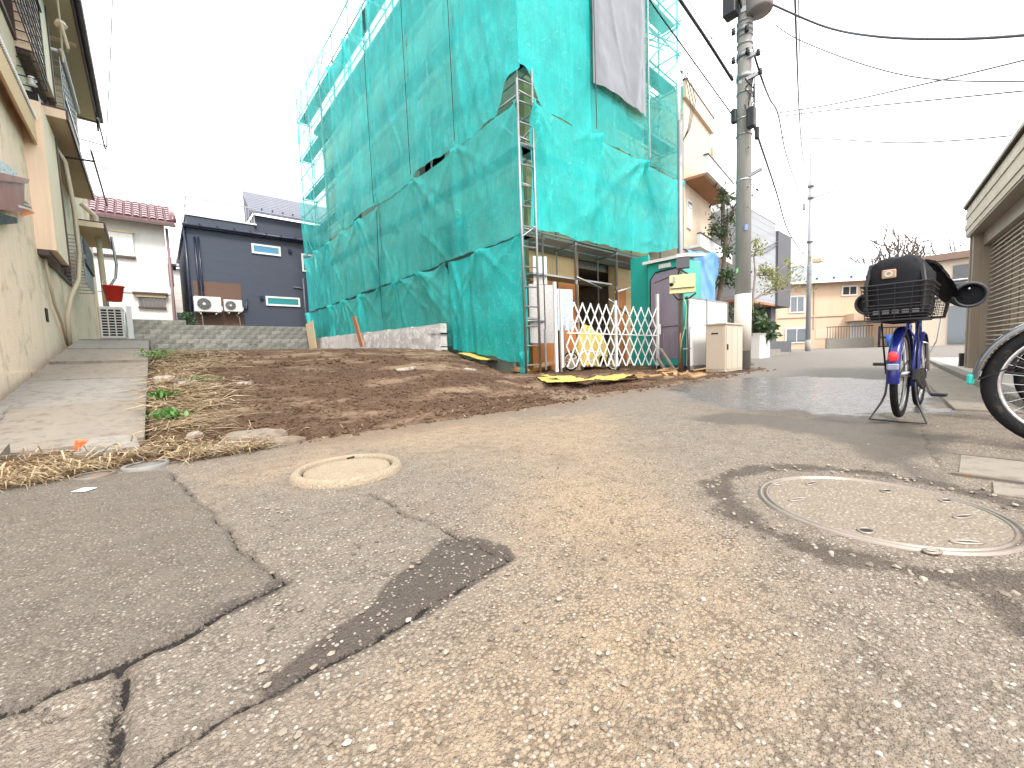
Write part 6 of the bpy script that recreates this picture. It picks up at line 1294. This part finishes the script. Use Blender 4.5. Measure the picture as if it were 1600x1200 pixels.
B1 = gz(1405, 652, .026); B1.z = 0; BRZ = -.03
bike1 = bicycle('blue city bicycle with large rear basket and padded hand covers on its stand', B1, BRZ, m_bike_blue, .33, .028)
bicycle('grey bicycle with silver mudguard and teal tail reflector parked at the garage', (3.24, -.345, 0), rad(-86), m_bike_grey, .325, 0, False, None, pm('teal_lens', (.03, .42, .36), .2))
bicycle('dark bicycle parked behind the grey bicycle with the teal reflector', (4.25, -.47, 0), rad(-88), m_black, .30, 0, False, None, m_redlens)
bag = thing('bag', 'black nylon bag with small tan badge sitting in the rear basket', 'bag', (0, 0, 0))
def lump(p):
    p = Vector(p)
    k = (fbm(np.array([p.y*9+3]), np.array([p.z*9+p.x*7]), 401)[0]-.5); k2 = (fbm(np.array([p.y*26+1]), np.array([p.z*20+p.x*15]), 402)[0]-.5); p = p*(1+.22*k+.07*k2); 
    if p.z > .12: p.y *= 1-.25*(p.z-.12)/.1; p.z -= .25*max(0, -p.y-.05)
    return p
q = MB(); superbox(q, (-.15, .0, .975), (.185, .168, .22), 5.5, 26, 44, lump); q.build('body', m_bag, bag, True)
bd = MB().bevbox((-.352, .0, 1.045), (-.336, .075, 1.105), .006).build('badge', pm('tan_badge', (.36, .25, .15), .5), bag); MB().lathe([(.012, -.003), (.022, -.003), (.022, .0), (.012, .0)], (-.353, .038, 1.075), 'X', 16, close=True).build('emblem', pm('badge_grey', (.5, .45, .4), .4), bd)
MB().tube([(-.34, .15, .80), (-.345, .16, 1.0), (-.30, .14, 1.15), (-.1, .13, 1.19)], .012, 5).build('strap', m_black, bag); MB().tube([(-.34, -.13, .8), (-.345, -.14, 1.0), (-.30, -.12, 1.12), (-.1, -.1, 1.15)], .012, 5).build('strap', m_black, bag)
for k in range(5): MB().box((-.352, -.12+k*.05, .80), (-.340, -.085+k*.05, .825)).build('buckle', pm('grey_webbing', (.12, .12, .13), .5) if k == 0 else bpy.data.materials['grey_webbing'], bag)
MB().tube([(-.345, -.14, .86), (-.35, .0, .858), (-.345, .15, .862)], .006, 5).build('zip', m_dark, bag)
move(bag, B1, BRZ); bag.scale = (.92,)*3; bike1.scale = (.92,)*3
rc = thing('rain_cover', 'crumpled silver and black rain cover draped beside the black bag', 'cover', (0, 0, 0))
SV, TV = np.meshgrid(np.linspace(0, 1, 34), np.linspace(-1, 1, 16))
XX = -.12+.70*SV; YY = -.09-.14*SV-.085*TV*(1.1-.5*SV); ZZ = 1.17-.10*SV-.25*(SV-.0)**2*.5-.055*TV**2+.04*(fbm(SV*6, TV*3+4, 411)-.5)
grid_obj('cloth', XX, YY, ZZ, m_bag, rc); 
m_silver = pm('silver_lining', (.30, .30, .31), .25, metal=.5, var=.6, vs=14, bump=.6, bs=30, bd=.02)
SV, TV = np.meshgrid(np.linspace(.15, .85, 26), np.linspace(-.45, .55, 10)); XX = -.125+.70*SV; YY = -.09-.14*SV-.085*TV*(1.1-.5*SV); ZZ = 1.20-.10*SV-.25*SV**2*.5-.05*TV**2+.04*(fbm(SV*6, TV*3+4, 411)-.5)+.006*fbm(SV*20, TV*9, 412)
grid_obj('lining', XX, YY, ZZ, m_silver, rc); move(rc, B1, BRZ); rc.scale = (.92,)*3

# ================================================================== MANHOLES AND SMALL GROUND THINGS
def agg(name, c0, c1, stone, amt):
    t = NT(name); o = t.obj(); a1 = t.vor(o, 95); cc = t.vor(o, 95, out='Color'); sp = t.n.new('ShaderNodeSeparateColor'); t.lk(cc, sp.inputs[0])
    c = t.mix(t.noise(o, 9, 5, .65), c0, c1); c = t.mix(t.math('MULTIPLY', t.math('MULTIPLY', t.mrange(sp.outputs[0], .5, .55), t.mrange(a1, .5, .38)), amt), c, t.mix(sp.outputs[1], mul(stone, .6), mul(stone, 1.25)))
    c = t.mix(t.mrange(t.noise(o, 3.5, 6, .7), .55, .72, 0, .5), c, mul(c0, .55)); t.base(c); t.rough(.9); t.bump(t.math('ADD', t.mrange(a1, .65, .1), t.noise(o, 70, 3)), .7, .004); return t.m
m_fill = agg('asphalt_fill', (.14, .112, .085), (.21, .172, .13), (.27, .235, .19), .9); m_cem = agg('cream_cement', (.215, .168, .115), (.30, .24, .165), (.32, .27, .21), .7)
mh1 = thing('manhole_cover', 'large round manhole cover filled with asphalt and worn iron rim', 'manhole', (*MH, 0))
MB().lathe([(.30, -.02), (.302, .006), (.306, .0075), (.311, .006), (.312, -.012), (.318, -.012), (.319, .006), (.326, .008), (.333, .005), (.336, -.02)], (*MH, .0), 'Z', 72).build('rim', m_ironrim, mh1, True)
q = MB(); q.lathe([(0, .004), (.08, .0045), (.16, .004), (.24, .0045), (.302, .004)], (*MH, .0), 'Z', 60); q.build('cover_fill', m_fill, mh1, True)
def oval(c, ang, a, b_, name):
    pts = [Vector((math.cos(t_)*a, math.sin(t_)*b_, 0)) for t_ in np.linspace(0, 2*math.pi, 21)[:-1]]; R_ = Matrix.Rotation(ang, 3, 'Z'); P_ = [R_ @ p+Vector((MH[0]+c[0], MH[1]+c[1], .0055)) for p in pts]
    o = MB().tube(P_, .004, 6, True).build(name, m_ironrim, mh1, True); MB().add(P_, [tuple(range(len(P_)))]).build('hole', m_hole, o)
for px, py, a, b_, an, nm in ((1268, 756, .028, .010, .5, 'slot'), (1246, 781, .034, .009, .25, 'slot'), (1385, 768, .02, .015, .6, 'lift_socket'), (1353, 830, .022, .017, .4, 'lift_socket'), (1478, 783, .022, .013, .4, 'key_hole'), (1505, 808, .034, .010, .2, 'slot'), (1510, 848, .036, .010, -.15, 'slot'), (1457, 862, .022, .012, .2, 'key_hole'), (1213, 757, .016, .010, 0, 'key_hole')):
    p = gz(px, py, .004); oval((p.x-MH[0], p.y-MH[1]), an-.75, a, b_, nm)
mh2 = thing('manhole_cover', 'raised round cream cement manhole cover with thick collar', 'manhole', (*MS, 0))
MB().lathe([(.214, -.01), (.214, .024), (.224, .033), (.240, .034), (.253, .026), (.262, .008), (.265, -.02)], (*MS, 0), 'Z', 64).build('collar', m_cem, mh2, True)
MB().lathe([(0, .022), (.1, .023), (.16, .021), (.199, .020), (.203, .012), (.205, -.01)], (*MS, 0), 'Z', 56).build('lid', m_cem, mh2, True); MB().lathe([(.200, .004), (.218, .004)], (*MS, 0), 'Z', 56).build('joint', m_hole, mh2)
for px, py in ((548, 716), (562, 747)): p = gz(px, py, .022); MB().tube([p+Vector((-.018, 0, 0)), p+Vector((.02, .006, .002))], .007, 6).build('lift_notch', m_hole, mh2)
def small_lid(label, c, r_, m1, m2):
    t_ = thing('valve_cover', label, 'manhole', (c[0], c[1], 0)); MB().lathe([(r_*.8, .012), (r_*.83, .017), (r_*.97, .017), (r_, .012), (r_*1.02, -.02)], (c[0], c[1], 0), 'Z', 36).build('ring', m1, t_, True)
    MB().lathe([(0, .0145), (r_*.5, .0145), (r_*.55, .010), (r_*.78, .010), (r_*.8, .002)], (c[0], c[1], 0), 'Z', 36).build('lid', m2, t_, True)
small_lid('small pale grey round valve cover at the straw edge', (-.10, 3.06), .105, pm('pale_iron', (.20, .195, .18), .6, metal=.2, var=.25, vs=20), pm('pale_iron2', (.15, .145, .13), .6, metal=.2, var=.3, vs=25))
small_lid('small rusty brown round valve cover beside the pale grey one', (-.30, 2.99), .085, m_iron, m_iron)
tk = thing('paper_slip', 'small white paper slip lying on the dark asphalt patch', 'paper', (0, 0, 0)); t = NT('slip_print'); oo = t.obj(); t.base((.8, .79, .76)); t.rough(.7)
MB().box((-.032, -.026, .006), (.032, .026, .0075)).build('sheet', t.m, tk); 
for k in range(3): MB().box((-.02+k*.014, -.006, .0078), (-.011+k*.014, .008, .0083)).build('mark', pm('slip_mark', (.35, .22, .22), .7) if k == 0 else bpy.data.materials['slip_mark'], tk)
p = gz(132, 767, .005); move(tk, (p.x, p.y, .004), -.75)
dl = thing('drain_cover', 'rectangular concrete drain cover with iron edge in front of the grey bicycle', 'drain cover', (2.68, -.25, 0))
MB().bevbox((2.47, -.62, -.03), (2.86, .03, .006), .004).build('slab', m_conc_tan, dl); MB().box((2.44, -.62, -.03), (2.466, .05, .008)).build('iron_edge', m_iron, dl); MB().box((2.864, -.62, -.03), (2.89, .05, .008)).build('iron_edge', m_iron, dl)
mb = MB().bevbox((2.22, -.6, -.02), (2.40, -.06, .004), .003); o = mb.build('concrete_patch', m_conc_tan); tag(o, 'short cream concrete strip beside the drain cover', 'concrete')
def gsoil(px, py):
    d = ray(px, py); t_ = .5
    while t_ < 30:
        p = CO+d*t_
        if p.z < max(0.0, sz(p.x, p.y)) and p.y > 2.6: break
        t_ += .01
    return p
m_chunk = pm('concrete_chunk', (.185, .155, .125), .92, var=.3, vs=7, col2=(.14, .1, .07), c2amt=.5, bump=.7, bs=60)
for i, (px, py, sx, sy, szz, lab) in enumerate(((397, 690, .20, .13, .07, 'broken slab of grey concrete half buried at the soil edge'), (440, 693, .15, .09, .04, 'flat brown stone beside the broken concrete slab'), (350, 700, .10, .07, .03, 'thin grey stone beside the broken concrete slab'), (305, 683, .05, .04, .04, 'small pale pebble on bare soil by the straw'), (262, 597, .14, .1, .07, 'grey stone lying in the straw by the upper path slab'), (383, 600, .09, .06, .03, 'small pale stone in the straw'), (290, 603, .12, .09, .06, 'pinkish stone lying in the straw'), (735, 578, .12, .06, .03, 'pale stone lying on open soil'), (630, 578, .22, .07, .03, 'flat pale stone on open soil'))):
    p = gsoil(px, py); s_ = thing('stone', lab, 'stone', p); mb = MB(); superbox(mb, (0, 0, 0), (sx*1.0, sy, szz), 3.2, 10, 14, lambda v: v*(1+.5*(fbm(np.array([v.x*14+i*3]), np.array([v.y*14+v.z*9]), 421+i)[0]-.5))); mb.build('body', m_chunk if i < 3 else m_stone, s_, False, local=True); s_.rotation_euler = (random.uniform(-.15, .15), random.uniform(-.15, .15), random.uniform(-.8, .2))
o = MB().bevbox((0, 0, 0), (.085, .06, .085), .006).build('red_box', m_orangep); o.location = (-.43, 3.66, .03); o.rotation_euler = (.1, .15, .4); tag(o, 'orange red plastic box fragment wedged under the path slab', 'box')
# weeds
def weed(label, px, py, r_, n, h):
    p = gsoil(px, py); w_ = thing('weed', label, 'weed', p); mb = MB()
    for k in range(n):
        a = random.uniform(0, 6.28); e = random.uniform(.1, 1.2); d = Vector((math.cos(a)*math.cos(e), math.sin(a)*math.cos(e), math.sin(e))); q_ = Vector(p)+Vector((random.gauss(0, r_*.45), random.gauss(0, r_*.45), random.uniform(0, h*.6))); leaf(mb, q_, random.uniform(.035, .08), random.uniform(.02, .04), d, Vector((0, 0, 1))+rdir()*.4)
    mb.build('leaves', m_leafw, w_)
random.seed(31)
weed('leafy green weed growing at the path slab corner', 262, 657, .11, 210, .09); weed('small green weed growing against the path slab', 256, 624, .10, 110, .08); weed('low green weed spreading among the straw', 312, 597, .13, 120, .05); weed('green weed at the top of the path slab', 247, 562, .25, 130, .22); weed('thin green weed behind the upper slab edge', 242, 545, .2, 70, .25)
# straw
mb = MB()
def blade(x, y, L, lay=.12):
    if math.hypot(x+.10, y-3.06) < .15 or math.hypot(x+.30, y-2.99) < .13: return
    z = max(sz(x, y), 0.0 if y < 3.2 else -1)+.008+random.random()**2*.035; a = random.uniform(0, 6.28) if random.random() < .5 else random.gauss(-.4, .5); d = Vector((math.cos(a), math.sin(a), random.gauss(.04, lay))); w_ = random.uniform(.0018, .0045)*(1 if y < 4.5 else 1.8); s_ = Vector((-d.y, d.x, random.uniform(-.4, .4))).normalized()*w_
    p0 = Vector((x, y, z)); p1 = p0+d*L*.5+Vector((0, 0, random.uniform(0, .03))); p2 = p0+d*L+Vector((random.gauss(0, L*.12), random.gauss(0, L*.12), -abs(d.z)*L*.4)); mb.add([p0-s_, p0+s_, p1+s_, p1-s_, p2], [(0, 1, 2, 3), (3, 2, 4)])
for i in range(2000): blade(random.uniform(-.78, .10) if random.random() < .8 else random.uniform(.1, .5), 2.98+abs(random.gauss(0, .26)), random.uniform(.05, .2), .25)
for i in range(3400):
    y = random.uniform(3.6, 9.5); xm = .42+.10*(y-3.6); x = -.08+abs(random.gauss(0, xm*.45))
    if fbm(np.array([x*1.6]), np.array([y*1.1]), 431)[0] < .47 and random.random() < .85: continue
    blade(x, y, random.uniform(.1, .34)*(1+.06*(y-4)), .15)
for i in range(90): blade(random.uniform(.5, 3.8), random.uniform(2.85, 3.4), random.uniform(.04, .12), .08)
for i in range(0): x, y = random.uniform(1.2, 1.6), random.uniform(.2, .7); blade(MH[0]+.46*math.cos(i), MH[1]+.46*math.sin(i)-.0, random.uniform(.015, .04), .05) if i % 2 else None
o = mb.build('dry_straw', m_straw); tag(o, 'dry straw and dead grass strewn beside the path and at the soil edge', 'straw', kind='stuff')
